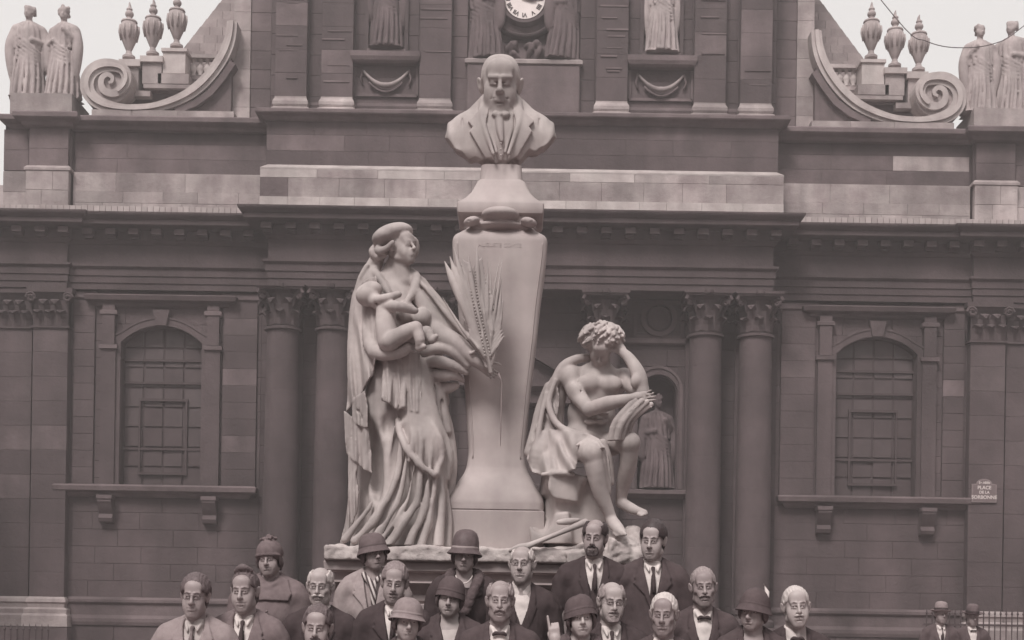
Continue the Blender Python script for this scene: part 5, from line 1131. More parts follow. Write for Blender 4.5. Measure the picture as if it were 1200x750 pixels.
# ================================================================== STATUES ON THE CHURCH
def robed(seed, hgt=2.5, lean=0, arm=0, head_turn=0, vox=.026):
    rr = random.Random(seed); f = Field.box((-.62, -.42, -.02), (.62, .42, 2.2), vox)
    f.tube([(.02, 0, 1.35), (lean * .03, 0, .9), (0, 0, .45), (0, 0, .03)], [.22, .24, .28, .31], .05)
    f.put(ELL((0, 0, 1.33), (.25, .17, .24)), .05); f.tube([(-.24, 0, 1.46), (0, .02, 1.54), (.24, 0, 1.46)], [.10, .11, .10], .04)
    f.put(CONE((0, .0, 1.5), (0, -.01, 1.72), .07, .06), .03)
    tf = T((0, -.02, 1.82), np.array(Matrix.Rotation(R(head_turn), 3, 'Z')), 1.2); head_prims(f, tf, dict(age=.2), neck=False, ears=False)
    for i in range(14): a = rr.uniform(0, 6.28); f.put(ELL(tf((.075 * math.cos(a), .03 + .07 * math.sin(a), .03 + rr.uniform(-.06, .08))), .042), .02)
    for s in (-1, 1):
        k = arm if s > 0 else (arm + 1) % 3; e = (s * .34, -.02, 1.16)
        f.put(CONE((s * .25, 0, 1.44), e, .09, .075), .03)
        hnd = [(s * .10, -.24, 1.18), (s * .34, -.10, .9), (s * .12, -.22, 1.42)][k]; f.put(CONE(e, hnd, .075, .045), .03); f.put(ELL(hnd, (.04, .03, .05)), .02)
        f.tube([(s * .28, .02, 1.42), (s * .35, -.03, 1.1), (s * .33, -.04, .72), (s * .30, -.02, .3 + .25 * (k == 0))], [.09, .11, .10, .03], .02)
    for i in range(11):   # falling folds
        a = -math.pi / 2 + (i - 5) * .36 + rr.uniform(-.06, .06); r0, r1 = .24, rr.uniform(.31, .37)
        f.tube([(r0 * math.cos(a) * .9, r0 * math.sin(a) * .8, rr.uniform(.9, 1.3)), ((r0 + .06) * math.cos(a + .1), (r0 + .05) * math.sin(a + .1), .55), (r1 * math.cos(a), r1 * math.sin(a), .03)], [.018, .035, .045], .012)
    for i in range(7):    # mantle over the shoulders
        a = -math.pi / 2 + (i - 3) * .42; f.tube([(.12 * math.cos(a), .1 * math.sin(a), 1.6), (.25 * math.cos(a), .19 * math.sin(a), 1.42), (.27 * math.cos(a + .15), .23 * math.sin(a + .15), 1.05)], [.02, .035, .03], .015)
    for i in range(5):    # diagonal mantle
        f.tube([(-.24, -.08, 1.35 - .09 * i), (-.05, -.22, 1.15 - .09 * i), (.18, -.2, .98 - .07 * i), (.27, -.03, .95 - .03 * i)], [.02, .03, .03, .02], .015)
    f.tube([(-.09, -.26, .03), (-.1, -.34, .035)], [.05, .035], .02); f.tube([(.12, -.24, .03), (.14, -.33, .035)], [.05, .035], .02)
    f.put(BOX((0, 0, .0), (.34, .30, .03), .01), .01)
    V, Fs = f.mesh(); o = mesh_obj('figure', V * (hgt / 2.0), Fs, None, None, True); me = o.data; bpy.data.objects.remove(o); return me
def stat(px, pyb, Y, me, m, label, name='stone_statue', rz=0, group='statues on the church front'):
    p = PX(px, pyb, Y); t = thing(name, label, 'statue', p, group); d_ = me.copy(); d_.materials.append(M[m]); o = link('robed_figure', d_, t); o.rotation_euler = (0, 0, R(rz)); return t
# kept clear of pixels: heights come from the ledges they stand on
ma, mb_, mc_ = robed(1, 2.62, 1, 0, -20), robed(2, 2.55, -1, 2, 25), robed(3, 2.45, 0, 1, 10)
def stand(h_px, Y, z, me, m, label, rz=0):
    t = thing('stone_statue', label, 'statue', (AX + Hh(h_px, Y), Y, z), 'statues on the church front'); d_ = me.copy(); d_.materials.append(M[m]); o = link('robed_figure', d_, t); o.rotation_euler = (0, 0, R(rz)); return t
stand(-580, 36.4, 14.96, ma, 'statue_far', 'robed stone statue at the outermost left corner of the church roof', 10)
stand(-539, 36.3, 14.96, mb_, 'statue_far', 'robed stone statue between the left scroll and the corner statue', -15)
stand(534, 36.3, 14.96, mc_, 'statue_far', 'robed stone statue beside the right scroll on the church roof', 0)
stand(571, 36.4, 14.96, ma, 'statue_far', 'robed stone statue at the outermost right corner of the church roof', -30)
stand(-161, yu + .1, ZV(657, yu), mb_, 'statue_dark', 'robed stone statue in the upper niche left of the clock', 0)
stand(161, yu + .1, ZV(657, yu), mc_, 'statue_far', 'barefoot robed stone statue in the upper niche right of the clock', 0)
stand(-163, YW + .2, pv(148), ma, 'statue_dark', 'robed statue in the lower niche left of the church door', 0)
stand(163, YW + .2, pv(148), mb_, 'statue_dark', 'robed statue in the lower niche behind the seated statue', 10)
# relief figures beside the clock
for s, me in ((-1, ma), (1, mb_)):
    d_ = me.copy(); d_.materials.append(M['statue_dark']); o = link('relief_figure', d_, church); o.location = Vector((AX + s * 1.02, yu + .12, ZV(648, yu))) - church.location; o.scale = (1.1, .7, 1.0); o.rotation_euler = (0, R(s * 4), R(s * 20))
rg = Field.box((AX - 1.4, yu - .15, ZV(646, yu)), (AX + 1.4, yu + .4, ZV(646, yu) + 1.2), .03); rr = random.Random(4)
for i in range(26):
    xx = AX + rr.uniform(-1.3, 1.3); zz = ZV(648, yu) + rr.uniform(0, .35); a = rr.uniform(0, 3.1); rg.tube([(xx, yu + .28, zz), (xx + .2 * math.cos(a), yu + .16, zz + .2), (xx + .35 * math.cos(a), yu + .26, zz + .4 * math.sin(a))], [.05, .08, .03], .03, n=2)
rg.put(BOX((AX, yu + .35, ZV(646, yu) + .3), (1.35, .08, .3), .01), .03)
rg.build('relief_drapery', M['statue_dark'], church)
# ================================================================== SIGN, FENCES, CABLE
sx, _, sz = PX(1153, 574, YW - .3)
sign = thing('street_sign', 'small arched enamel street name sign on the church wall at right', 'sign', (sx, YW - .30, sz))
wS, hS = .32, .26
def archp(w, h, top, r): return [(-w, -h), (w, -h), (w, top - .02), (r, top)] + [(r * math.cos(a), top + r * .62 * math.sin(a)) for a in np.linspace(0, math.pi, 13)] + [(-r, top), (-w, top - .02)]
def sgn(name, poly, y0, y1, m): o = MB().prism([(sx + a, sz + b) for a, b in poly], y0, y1).build(name, m, sign); return fixn(o)
sgn('sign_border', archp(.325, .33, .16, .20), YW - .33, YW - .28, M['sign_green']); sgn('sign_plate', archp(.295, .30, .135, .175), YW - .335, YW - .32, M['sign_blue'])
for w_, z_, s_ in (('5e ARRt', .18, .085), ('PLACE', .05, .125), ('DE LA', -.07, .10), ('SORBONNE', -.20, .125)):
    txt(w_, s_, M['sign_white'], 'lettering', sign, (sx, YW - .3355, sz + z_), (90, 0, 0), .002, .003)
MB().box(sx - .1, sx + .1, YW - .29, YW - .15, sz - .2, sz + .1).build('sign_bracket', M['iron'], sign)
def fence(x0, x1, Y, z, sp, label, n=None):
    t = thing('iron_fence', label, 'fence', ((x0 + x1) / 2, Y, 0)); k = int((x1 - x0) / sp)
    b = MB().tube([(0, 0, 0), (0, 0, z - .06)], .011, 6); b.lathe([(.011, 0), (.022, .02), (.012, .05), (.001, .12)], (0, 0, z - .08), 6, closed=False)
    me = bpy.data.meshes.new('bar'); me.from_pydata(b.v, [], b.f); me.materials.append(M['iron'])
    for i in range(k + 1):
        o = link('bar', me, t); o.location = (x0 + i * sp - (x0 + x1) / 2, 0, 0)
    for zz in (.18, z - .28): MB().box(x0 - .05, x1 + .05, Y - .02, Y + .02, zz, zz + .035).build('rail', M['iron'], t)
    return t
xl_, xr_ = PX(-60, 735, 22)[0], PX(57, 735, 22)[0]; fence(xl_, xr_, 22, PX(30, 733, 22)[2], .10, 'low iron railing with pointed bars at the left foot of the church')
xl_, xr_ = PX(1086, 720, 24)[0], PX(1262, 720, 24)[0]; fence(xl_, xr_, 24, PX(1140, 715, 24)[2], .10, 'iron railing behind the two distant men at right')
cb = thing('overhead_cable', 'thin cable sagging across the sky past the right roof statue', 'cable', PX(1065, 40, 34))
pts = [PX(x, y, 34) for x, y in ((985, -60), (1060, 33), (1085, 48), (1110, 55), (1140, 55.5), (1165, 51), (1190, 38), (1260, -20))]
MB().tube(catmull(pts, 5), .011, 6).build('wire', M['iron'], cb, smooth=True)
# ================================================================== THE PEOPLE
def cloth(name, v, v2=None, weave=260): return mat(name, v, v2 or v * 1.25, 30, rough=.92, bump=.0008, bscale=weave, spots=(7, .95, 1.05), spec=.12)
CL = {'black': cloth('black_wool', .045, .058), 'dark': cloth('dark_wool', .058, .075), 'char': cloth('charcoal_wool', .075, .095), 'mid': cloth('grey_wool', .13, .17), 'light': cloth('pale_overcoat_wool', .22, .28, 180),
      'beige': cloth('beige_coat_wool', .25, .32, 180), 'fur': cloth('dark_fur', .06, .11, 90), 'white': cloth('white_linen', .55, .66), 'cream': cloth('cream_linen', .40, .48), 'felt': cloth('dark_felt', .075, .10), 'feltm': cloth('brown_felt', .10, .14),
      'feltl': cloth('pale_felt', .20, .27), 'shine': cloth('satin_felt', .08, .12), 'knit': cloth('knitted_wool', .11, .16, 120), 'band': cloth('ribbon', .25, .3), 'tie': cloth('patterned_tie', .05, .22, 60), 'tied': cloth('dark_tie', .05, .06)}
CL['shine'].node_tree.nodes['Principled BSDF'].inputs['Roughness'].default_value = .45
SK = {'pale': mat('pale_skin', .31, .40, 9, rough=.5, bump=.0006, bscale=120, spec=.35), 'skin': mat('skin', .25, .33, 9, rough=.5, bump=.0006, bscale=120, spec=.35), 'ruddy': mat('weathered_skin', .22, .29, 9, rough=.5, bump=.0008, bscale=120, spec=.35)}
LIP = mat('lips', .16, .19, 20, rough=.5)
HR = {'white': mat('white_hair', .42, .58, 60, rough=.7, bump=.002, bscale=300), 'grey': mat('grey_hair', .20, .34, 60, rough=.7, bump=.002, bscale=300), 'brown': mat('brown_hair', .075, .14, 60, rough=.6, bump=.002, bscale=300), 'black': mat('black_hair', .04, .06, 60, rough=.5, bump=.002, bscale=300), 'fair': mat('fair_hair', .16, .26, 60, rough=.6, bump=.002, bscale=300)}
SCL = mat('eye_white', .22, .26, 20, rough=.35); IRIS = mat('iris', .06, .08, 20, rough=.2); PEARL = mat('pearl', .6, .7, 5, rough=.25); STEEL = mat('spectacle_wire', .08, .10, 5, rough=.3)
def make_eye():
    mb = MB(); nlat, nlon = 12, 16; vs = []
    for i in range(nlat + 1):
        th = math.pi * i / nlat
        for j in range(nlon): ph = 2 * math.pi * j / nlon; vs.append((.0124 * math.sin(th) * math.cos(ph), -.0124 * math.cos(th), .0124 * math.sin(th) * math.sin(ph)))
    me = bpy.data.meshes.new('eye'); fs = [(i * nlon + j, i * nlon + (j + 1) % nlon, (i + 1) * nlon + (j + 1) % nlon, (i + 1) * nlon + j) for i in range(nlat) for j in range(nlon)]
    me.from_pydata(vs, [], fs); me.materials.append(SCL); me.materials.append(IRIS)
    for k, p in enumerate(me.polygons): p.material_index = 1 if k < 2 * nlon else 0; p.use_smooth = True
    return me
EYE = make_eye()
LOW = {}
def lower(sex):
    if sex in LOW: return LOW[sex]
    f = Field.box((-.24, -.28, -.01), (.24, .2, .95), .014)
    if sex == 'm':
        for s in (-1, 1): f.tube([(s * .085, 0, .9), (s * .10, 0, .5), (s * .11, .01, .06)], [.095, .075, .062], .02)
        V, Fs = f.mesh(); a = mesh_obj('t', V, Fs, CL['char'], None, True).data
    else:
        f.tube([(0, 0, .9), (0, 0, .6), (0, 0, .38)], [.16, .18, .20], .02)
        for i in range(9): an = i * 2 * math.pi / 9; f.tube([(.15 * math.cos(an), .13 * math.sin(an), .8), (.19 * math.cos(an), .18 * math.sin(an), .38)], [.02, .035], .02)
        V, Fs = f.mesh(); a = mesh_obj('t', V, Fs, CL['dark'], None, True).data
    g = Field.box((-.1, -.28, -.01), (.1, .12, .14), .009); g.put(ELL((0, -.09, .035), (.045, .15, .04)), .02); g.put(CONE((0, .02, .03), (0, .015, .1), .045, .045), .03); g.put(BOX((0, -.07, .008), (.045, .15, .008), .004), .005)
    V, Fs = g.mesh(); b = mesh_obj('t', V, Fs, CL['black'], None, True).data
    for o in [o for o in bpy.data.objects if o.name.startswith('t') and o.data in (a, b)]: bpy.data.objects.remove(o)
    LOW[sex] = (a, b); return LOW[sex]
def axis(*bands):
    """bands: (from, to, step)"""
    out = []
    for a, b, st in bands: out += list(np.linspace(a, b, max(2, int(round((b - a) / st)) + 1))[:-1])
    return np.array(out + [bands[-1][1]])
def lathe_head(prof, tf, m, name, parent, sx=.92, sy=1.08, n=30, tilt=None, wob=0.0, seed=0, rng=None):
    """hat parts turned about the head's vertical axis, then placed with the head"""
    rr = random.Random(seed); ph = rr.uniform(0, 6); vs = []; Rt = rotm(*(tilt or (0, 0, 0)))
    for r, z in prof:
        for i in range(n):
            a = 2 * math.pi * i / n; q = 1 + wob * math.sin(2 * a + ph) + wob * .7 * math.sin(3 * a + 2 * ph); vs.append(tf(Rt @ np.array([sx * r * q * math.cos(a), .003 + sy * r * q * math.sin(a), z + wob * .25 * math.sin(a * 2 + ph + 1)])))
    k = len(prof); fs = [(j * n + i, j * n + (i + 1) % n, (j + 1) * n + (i + 1) % n, (j + 1) * n + i) for j in range(k - 1) for i in range(n)] + [tuple(range(n - 1, -1, -1))]
    o = mesh_obj(name, vs, fs + [tuple((k - 1) * n + i for i in range(n))], m, parent, 50); return fixn(o)
def person(label, cx, top, Y, level, sex='m', hair='short', hc='brown', hat=None, hatm='felt', coat='dark', coat_kind='suit', shirt='white', neck='tie', face=None, skin='skin', turn=0, tilt=0, roll=0, mous=None, beard=None, glasses=False, group='people posed before the monument', lap=True, body_turn=0, brim=None, sw=1.0, hs=None, far=False, extra=None, seed=0):
    rr = random.Random(seed + int(cx)); face = dict(face or {}); fem = sex == 'f'; hs = hs or (.92 if fem else 1.0); sw *= .90; face.setdefault('fem', 1 if fem else 0); face['w'] = face.get('w', 1.0) * (1.0 if not fem else .97)
    face['sock'] = face.get('sock', .65)
    tilt = tilt or rr.uniform(-5, 4); roll = roll or rr.uniform(-4, 4); turn += rr.uniform(-5, 5)
    X, _, ztop_ = PX(cx, top, Y)
    top_off = {'none': .004, 'bald': .004, 'fringe': .006, 'short': .014, 'thick': .022, 'tuft': .02, 'wavy': .02}[hair] if not hat else {'cloche': .032, 'cloche_tall': .060, 'knit': .03, 'fedora': .055, 'bowler': .05}[hat]
    hz = ztop_ - top_off - .116 * hs; t = thing('person', label, 'woman' if fem else 'man', (X, Y, level), group)
    O = np.array([X, Y, 0.0]); tf = T((X, Y - .02, hz), np.array(Matrix.Rotation(R(turn), 3, 'Z') @ Matrix.Rotation(R(tilt), 3, 'X') @ Matrix.Rotation(R(roll), 3, 'Y')), hs, .98 if fem else .94, 1.03 if fem else 1.10)
    L = lambda x, y, z: (X + x, Y + y, z)
    hs_ = hs; zs = hz - .196 * hs; zn = hz - (.140 if fem else .146) * hs; fv = .0046 if not far else .009
    kk = (zs - level) / 1.42       # body proportion factor
    # ---- body: one continuous skin
    f = Field(axis((X - .36, X - .13, .011), (X - .13, X + .13, fv), (X + .13, X + .36, .011)), axis((Y - .20, Y + .15, fv * 1.05)), axis((level - .02, level + .66 * kk, .018), (level + .66 * kk, level + .86 * kk, .010), (level + .86 * kk, hz - .17, .016), (hz - .17, hz + .14, fv)))
    head_prims(f, tf, face)
    f.put(CONE(L(0, .024, zn + .04), L(0, .03, zn - .06), .048, .054), .02)
    f.put(ELL(L(0, .015, zs - .14), (.155 * sw, .088, .19)), .04); f.put(ELL(L(0, .01, zs - .42), (.13, .09, .22)), .05); f.put(ELL(L(0, .01, level + .88 * kk), (.15, .10, .12)), .05)
    for s in (-1, 1):
        f.put(CONE(L(s * .04, .03, zn - .02), L(s * .16 * sw, .02, zs - .03), .04, .045), .03)
        el_ = L(s * .235 * sw, .03, zs - .34 * kk); wr = L(s * .245 * sw, -.035, level + .86 * kk)
        f.put(CONE(L(s * .175 * sw, .02, zs - .05), el_, .045, .037), .02); f.put(CONE(el_, wr, .036, .026), .015)
        hand_prims(f, T(wr, np.array(Matrix.Rotation(R(-s * 90), 3, 'Z')), .92), s, 22)
        f.put(CONE(L(s * .085, .01, level + .86 * kk), L(s * .10, 0, level + .48 * kk), .078, .05), .03); f.put(CONE(L(s * .10, 0, level + .48 * kk), L(s * .105, .02, level + .09), .048, .036), .02); f.put(CONE(L(s * .105, .02, level + .06), L(s * .115, -.12, level + .03), .034, .026), .015)
    if extra: extra(f, t, L, tf)
    f.build('body', SK[skin], t)
    for s in (-1, 1):
        if not far:
            o = link('eye', EYE, t); p = tf((s * .0290, -.0762, -.001)); o.location = Vector(p) - t.location; o.scale = (hs,) * 3; o.rotation_euler = (R(0), 0, math.atan2(-X, Y) * -1 * 0 + R(turn * .55))
    if not far:
        g = MB(); g.tube([tf(q) for q in ((-.026, -.0865, -.0602), (-.008, -.0972, -.0567), (0, -.0982, -.0578), (.008, -.0972, -.0567), (.026, -.0865, -.0602))], [.001, .0028, .0026, .0028, .001], 6); g.tube([tf(q) for q in ((-.022, -.0875, -.0632), (0, -.0950, -.0662), (.022, -.0875, -.0632))], [.0012, .0042, .0012], 6)
        g.build('lips', LIP if not fem else mat('painted_lips', .12, .14) if 'painted_lips' not in bpy.data.materials else bpy.data.materials['painted_lips'], t, smooth=True)
        for s in (-1, 1):
            MB().tube([tf((s * .012, -.098, .0165)), tf((s * .028, -.0965, .0225)), tf((s * .046, -.0835, .0165))], [.0018, .0028 if not fem else .0016, .0010], 6).build('eyebrow', HR[{'white': 'grey', 'grey': 'grey', 'black': 'brown'}.get(hc, 'fair')], t, smooth=True)
    # ---- hair
    if hair not in ('none', 'bald'):
        g = Field(*[axis((tf.o[i] - .15 * hs, tf.o[i] + .165 * hs, .0048 if not far else .01)) for i in range(3)])
        th = {'short': .009, 'thick': .017, 'tuft': .010, 'fringe': .012, 'wavy': .015}[hair]; th += .002 if hc == 'black' else 0
        g.put(ELL((0, .022, .034), (.074 + th, .096 + th, .083 + th * 1.2)), .01, 'u', tf); g.put(ELL((0, .06, -.03), (.062 + th * .5, .055 + th, .06)), .02, 'u', tf)
        g.put(BOX((0, -.02, -.06), (.2, .085, .075), .01, (-14, 0, 0)), .012, 's', tf)      # below the temples
        g.put(ELL((0, -.115, {'short': .005, 'thick': -.002, 'tuft': .012, 'fringe': .05, 'wavy': .008}[hair]), (.060, .078, .066)), .012, 's', tf)
        if hair == 'fringe': g.put(ELL((0, -.02, .118), (.060, .120, .070)), .012, 's', tf)
        if hair == 'tuft': g.put(ELL((0, -.10, .075), (.055, .05, .05)), .01, 's', tf); g.tube([(-.045, -.03, .115), (0, -.045, .135), (.05, -.02, .118)], [.012, .02, .012], .015, 'u', tf)
        if hair == 'wavy':
            for i in range(7): g.tube([(-.055 + .018 * i, -.062 + .004 * abs(3 - i), .090 - .003 * abs(3 - i)), (-.050 + .017 * i, -.03, .116 - .004 * abs(3 - i)), (-.045 + .015 * i, .03, .122 - .004 * abs(3 - i))], [.006, .008, .008], .012, 'u', tf)
        for s in (-1, 1): g.put(CONE((s * .074, -.018, .03), (s * .074, -.014, -.002), .006, .004), .006, 'u', tf); g.put(ELL((s * .088, .008, -.006), (.024, .026, .036)), .008, 's', tf)
        x, y, z = g.grid(); A = tf.R.T; lx = A[0, 0] * (x - tf.o[0]) + A[0, 1] * (y - tf.o[1]) + A[0, 2] * (z - tf.o[2])
        g.f = (g.f + (.0008 if hc == 'black' else .0016) * np.sin(lx * 420 + 3 * vnoise(x * 40, y * 40, z * 40, seed + 3)) + .002 * vnoise(x * 90, y * 60, z * 60, seed + 1)).astype(np.float32)
        g.build('hair', HR[hc], t)
    elif fem and hat:
        g = Field(*[axis((tf.o[i] - .13 * hs, tf.o[i] + .13 * hs, .0052)) for i in range(3)])
        for s in (-1, 1):
            g.tube([(s * .070, -.045, .02), (s * .080, -.03, -.01), (s * .078, -.015, -.04), (s * .066, .01, -.06)], [.010, .013, .012, .006], .006, 'u', tf); g.tube([(s * .072, .0, .02), (s * .080, .01, -.03), (s * .06, .05, -.07)], [.014, .016, .01], .01, 'u', tf)
        g.put(ELL((0, .06, -.02), (.06, .05, .06)), .02, 'u', tf); x, y, z = g.grid(); g.f = (g.f + .002 * vnoise(x * 110, y * 110, z * 50, seed)).astype(np.float32); g.build('hair', HR[hc], t)
    if mous or beard:
        g = Field(*[axis((tf.o[i] - .12 * hs, tf.o[i] + .12 * hs, .0044 if not far else .009)) for i in range(3)]); g.f[:] = 1
        if mous:
            w_, h_, dr = mous
            for s in (-1, 1): g.tube([(0, -.103, -.0475), (s * w_ * .5, -.100, -.0500), (s * w_, -.084, -.0525 - dr)], [h_ * .62, h_ * .78, h_ * .35], .004, 'u', tf)
        if beard:
            b_ = beard; g.put(ELL((0, -.070, -.098 - b_ * .3), (.030, .026, .030 + b_ * .5)), .012, 'u', tf); g.put(ELL((0, -.087, -.079), (.014, .010, .012)), .008, 'u', tf)
            for s in (-1, 1): g.tube([(s * .034, -.072, -.062), (s * .030, -.070, -.088), (s * .010, -.07, -.105)], [.009, .013, .014], .01, 'u', tf)
        x, y, z = g.grid(); g.f = (g.f + .0016 * vnoise(x * 230, y * 100, z * 90, seed + 5)).astype(np.float32); g.build('beard' if beard else 'moustache', HR[hc if hc != 'black' or not beard else 'black'], t)
    if glasses:
        g = MB(); 
        for s in (-1, 1):
            c = (s * .031, -.1075, -.001); g.tube([tf((c[0] + .0195 * math.cos(a), c[1] + .006 * abs(math.cos(a)) * (1 if math.cos(a) * s > 0 else 0), c[2] + .0165 * math.sin(a))) for a in np.linspace(0, 2 * math.pi, 21)], .0014, 6, False)
            g.tube([tf((s * .050, -.101, .004)), tf((s * .078, -.03, .006)), tf((s * .082, .01, .0))], .0013, 5)
        g.tube([tf((-.012, -.108, .003)), tf((0, -.112, .006)), tf((.012, -.108, .003))], .0014, 5); g.build('spectacles', STEEL, t, smooth=True)
    # ---- hats
    if hat in ('cloche', 'cloche_tall'):
        hgt = 0 if hat == 'cloche' else .030; fl = 1.0
        st = {'cloche': int(cx) % 3, 'cloche_tall': 3}[hat] if brim is None else brim
        low_ = [[(.101, .036), (.1035, .022), (.107, .008), (.108, .000), (.105, .002), (.101, .012), (.097, .024)],                      # close
                [(.101, .040), (.106, .026), (.114, .010), (.122, -.006), (.120, -.009), (.110, .006), (.098, .022)],                    # drooping bell
                [(.101, .036), (.105, .026), (.114, .014), (.124, .004), (.122, .001), (.110, .010), (.098, .024)],
                [(.100, .040), (.104, .028), (.116, .014), (.130, -.002), (.128, -.006), (.112, .010), (.098, .024)]][st]
        prof = [(.002, .141 + hgt), (.030, .139 + hgt), (.055, .131 + hgt), (.074, .117 + hgt), (.088, .096 + hgt * .8), (.096, .072 + hgt * .5), (.0995, .052)] + low_
        H_ = lathe_head(prof, tf, CL[hatm], 'hat', t, tilt=(-7, roll, 0), wob=.018, seed=int(cx), sx=.95, sy=1.15)
        lathe_head([(.1010, .034), (.1022, .036), (.1012, .048), (.0990, .050)], tf, CL['band'] if hatm in ('feltl', 'shine') else CL['felt'], 'hat_band', t, tilt=(-7, roll, 0), wob=.018, seed=int(cx), sx=.95, sy=1.15)
    if hat == 'knit':
        g = Field(*[axis((tf.o[i] - .16, tf.o[i] + .16 + (.05 if i == 2 else 0), .0055)) for i in range(3)])
        g.put(ELL((0, .012, .040), (.093, .120, .098)), .01, 'u', tf); g.put(ELL((0, -.10, -.035), (.08, .09, .055)), .012, 's', tf); g.put(BOX((0, 0, -.12), (.2, .2, .07), .01), .012, 's', tf)
        g.tube([(-.082, -.045, .022), (-.05, -.085, .028), (0, -.1, .03), (.05, -.085, .028), (.082, -.045, .022)], .010, .006, 'u', tf)
        for i in range(60): a, b = rr.uniform(0, 6.28), rr.uniform(0, 1.2); g.put(ELL((.050 * math.cos(a) * b, .01 + .05 * math.sin(a) * b, .134 + .020 * (1 - b) + rr.uniform(-.004, .012)), rr.uniform(.006, .010)), .003, 'u', tf)
        x, y, z = g.grid(); g.f = (g.f + .0018 * np.sin((z - tf.o[2]) * 620) * np.sin(x * 420)).astype(np.float32); g.build('hat', CL[hatm], t)
    if hat in ('fedora', 'bowler'):
        pr = [(.004, .150), (.03, .158), (.06, .155), (.080, .140), (.088, .10), (.092, .055), (.094, .045), (.10, .038), (.135, .046), (.150, .054), (.150, .050), (.132, .040), (.10, .030), (.092, .032)]
        lathe_head(pr, tf, CL[hatm], 'hat', t, tilt=(4, 0, 0), wob=.01, seed=int(cx)); lathe_head([(.0935, .05), (.0955, .052), (.093, .078), (.0905, .080)], tf, CL['black'], 'hat_band', t, tilt=(4, 0, 0), wob=.01, seed=int(cx))
    # ---- clothes: torso field, then garments raised on or cut from it
    cv = .0072 if not far else .012
    c = Field(axis((X - .37, X + .37, cv)), axis((Y - .23, Y + .21, cv)), axis((level + .40, zs - .40, .024), (zs - .40, zn + .10, cv)))
    thick = {'suit': 0, 'over': .010, 'coatf': .006, 'wrap': .012}[coat_kind]; w_ = sw * (.93 if fem else 1.0)
    for s in (-1, 1):
        c.put(CONE(L(s * .045, .035, zn - .005), L(s * .170 * w_, .02, zs - .014), .044 + thick, .052 + thick), .025)
        c.put(ELL(L(s * .182 * w_, .015, zs - .048), (.062 + thick, .070 + thick, .066)), .03)
        c.put(CONE(L(s * .214 * w_, .015, zs - .085), L(s * .262 * w_, .035, zs - .36 * kk), .058 + thick, .052 + thick), .02); c.put(CONE(L(s * .262 * w_, .035, zs - .36 * kk), L(s * .258 * w_, -.03, level + .88 * kk), .052 + thick, .044), .02)
    c.put(ELL(L(0, .015, zs - .17), (.188 * w_ + thick, .118 + thick, .215)), .04)
    if fem: c.put(ELL(L(0, -.045, zs - .19), (.12, .075, .08)), .04)
    c.put(ELL(L(0, .005, zs - .42), (.165 + thick, .125 + thick, .26)), .05); c.put(ELL(L(0, .0, zs - .75), (.185 + thick, .135 + thick, .30)), .06)
    if coat_kind != 'suit': c.put(CONE(L(0, 0, zs - .85), L(0, 0, level + .48), .16, .20), .06)
    x, y, z = c.grid()
    for i in range(7):   # creases
        a = rr.uniform(-.16, .16); c.tube([L(a, -.15, zs - .15 - .05 * i), L(a + rr.uniform(-.06, .06), -.15, zs - .2 - .05 * i)], [.004, .004], .02, 's')
    for s in (-1, 1): c.tube([L(s * .165 * w_, -.03, zs + .035), L(s * .178 * w_, -.075, zs - .05), L(s * .168 * w_, -.085, zs - .13)], .0022, .008, 's')    # sleeve seam
    for i in range(9):
        a = rr.uniform(-.2, .2); b = rr.uniform(.0, .22); sl_ = rr.choice((-1, 1)); c.tube([L(a, -.13, zs - b), L(a + sl_ * .03, -.15, zs - b - .06), L(a + sl_ * .04, -.15, zs - b - .13)], [.001, .003, .001], .014, 's')
    c.f = (c.f + .0030 * vnoise(x * 26, y * 26, z * 15, seed + 11) + .0018 * vnoise(x * 75, y * 75, z * 40, seed + 12)).astype(np.float32)
    base = c.copy(); yfr = Y + .01
    c.put(CONE(L(0, .018, zn - .12), L(0, .012, zn + .16), .060, .066), .008, 's')
    vb = {'suit': .30, 'over': .24, 'coatf': .17, 'wrap': .1}[coat_kind]; V = lambda w0, w1, b: [(X - w0, zn + .10), (X + w0, zn + .10), (X + w1, zn - .02), (X + .004, zs - b), (X - .004, zs - b), (X - w1, zn - .02)]
    if coat_kind == 'wrap':
        for s in (-1, 1):
            S_ = lambda q: [(X + s * a, b) for a, b in q]; conform(base, S_([(-.02, zn - .03), (.06, zn + .03), (.12, zn - .0), (.15, zs - .04), (.13, zs - .085), (-.03, zs - .075), (-.05, zs - .05)]), .015, yfr + .05, .004, c)
        c.tube([L(-.064, .0, zn + .0), L(-.03, -.072, zn - .045), L(.02, -.085, zn - .06)], [.016, .014, .008], .008); c.tube([L(.064, .0, zn + .0), L(.04, -.06, zn - .03), L(-.01, -.085, zn - .06)], [.016, .014, .008], .008)
        c.tube([L(.03, -.15, zs - .09), L(.035, -.165, zs - .2), L(.04, -.16, zs - .4)], .002, .006, 's')
    else: conform(base, V(.06, .060, vb), .08, yfr, .004, c, 's', back=.020)
    if lap and coat_kind != 'wrap':
        wl = {'suit': .070, 'over': .095, 'coatf': .09}[coat_kind]
        for s in (-1, 1):
            S_ = lambda q: [(X + s * a, b) for a, b in q]
            conform(base, S_([(.052, zn + .02), (.060, zn - .02), (.028, zs - vb * .55), (.0, zs - vb - .01), (.012, zs - vb - .02), (.055, zs - vb * .62), (wl + .028, zs - .075), (wl + .012, zs - .055), (wl + .022, zs - .045), (.088, zn - .02), (.07, zn + .03)]), .0085 if coat_kind == 'suit' else .013, yfr + .02, .004, c)
    c.tube([L(-.070, -.015, zn - .012), L(-.062, .04, zn + .018), L(0, .088, zn + .03), L(.062, .04, zn + .018), L(.070, -.015, zn - .012)], [.013, .017, .018, .017, .013] if coat_kind == 'suit' else [.018, .024, .026, .024, .018], .008)
    if neck == 'fur':
        pass
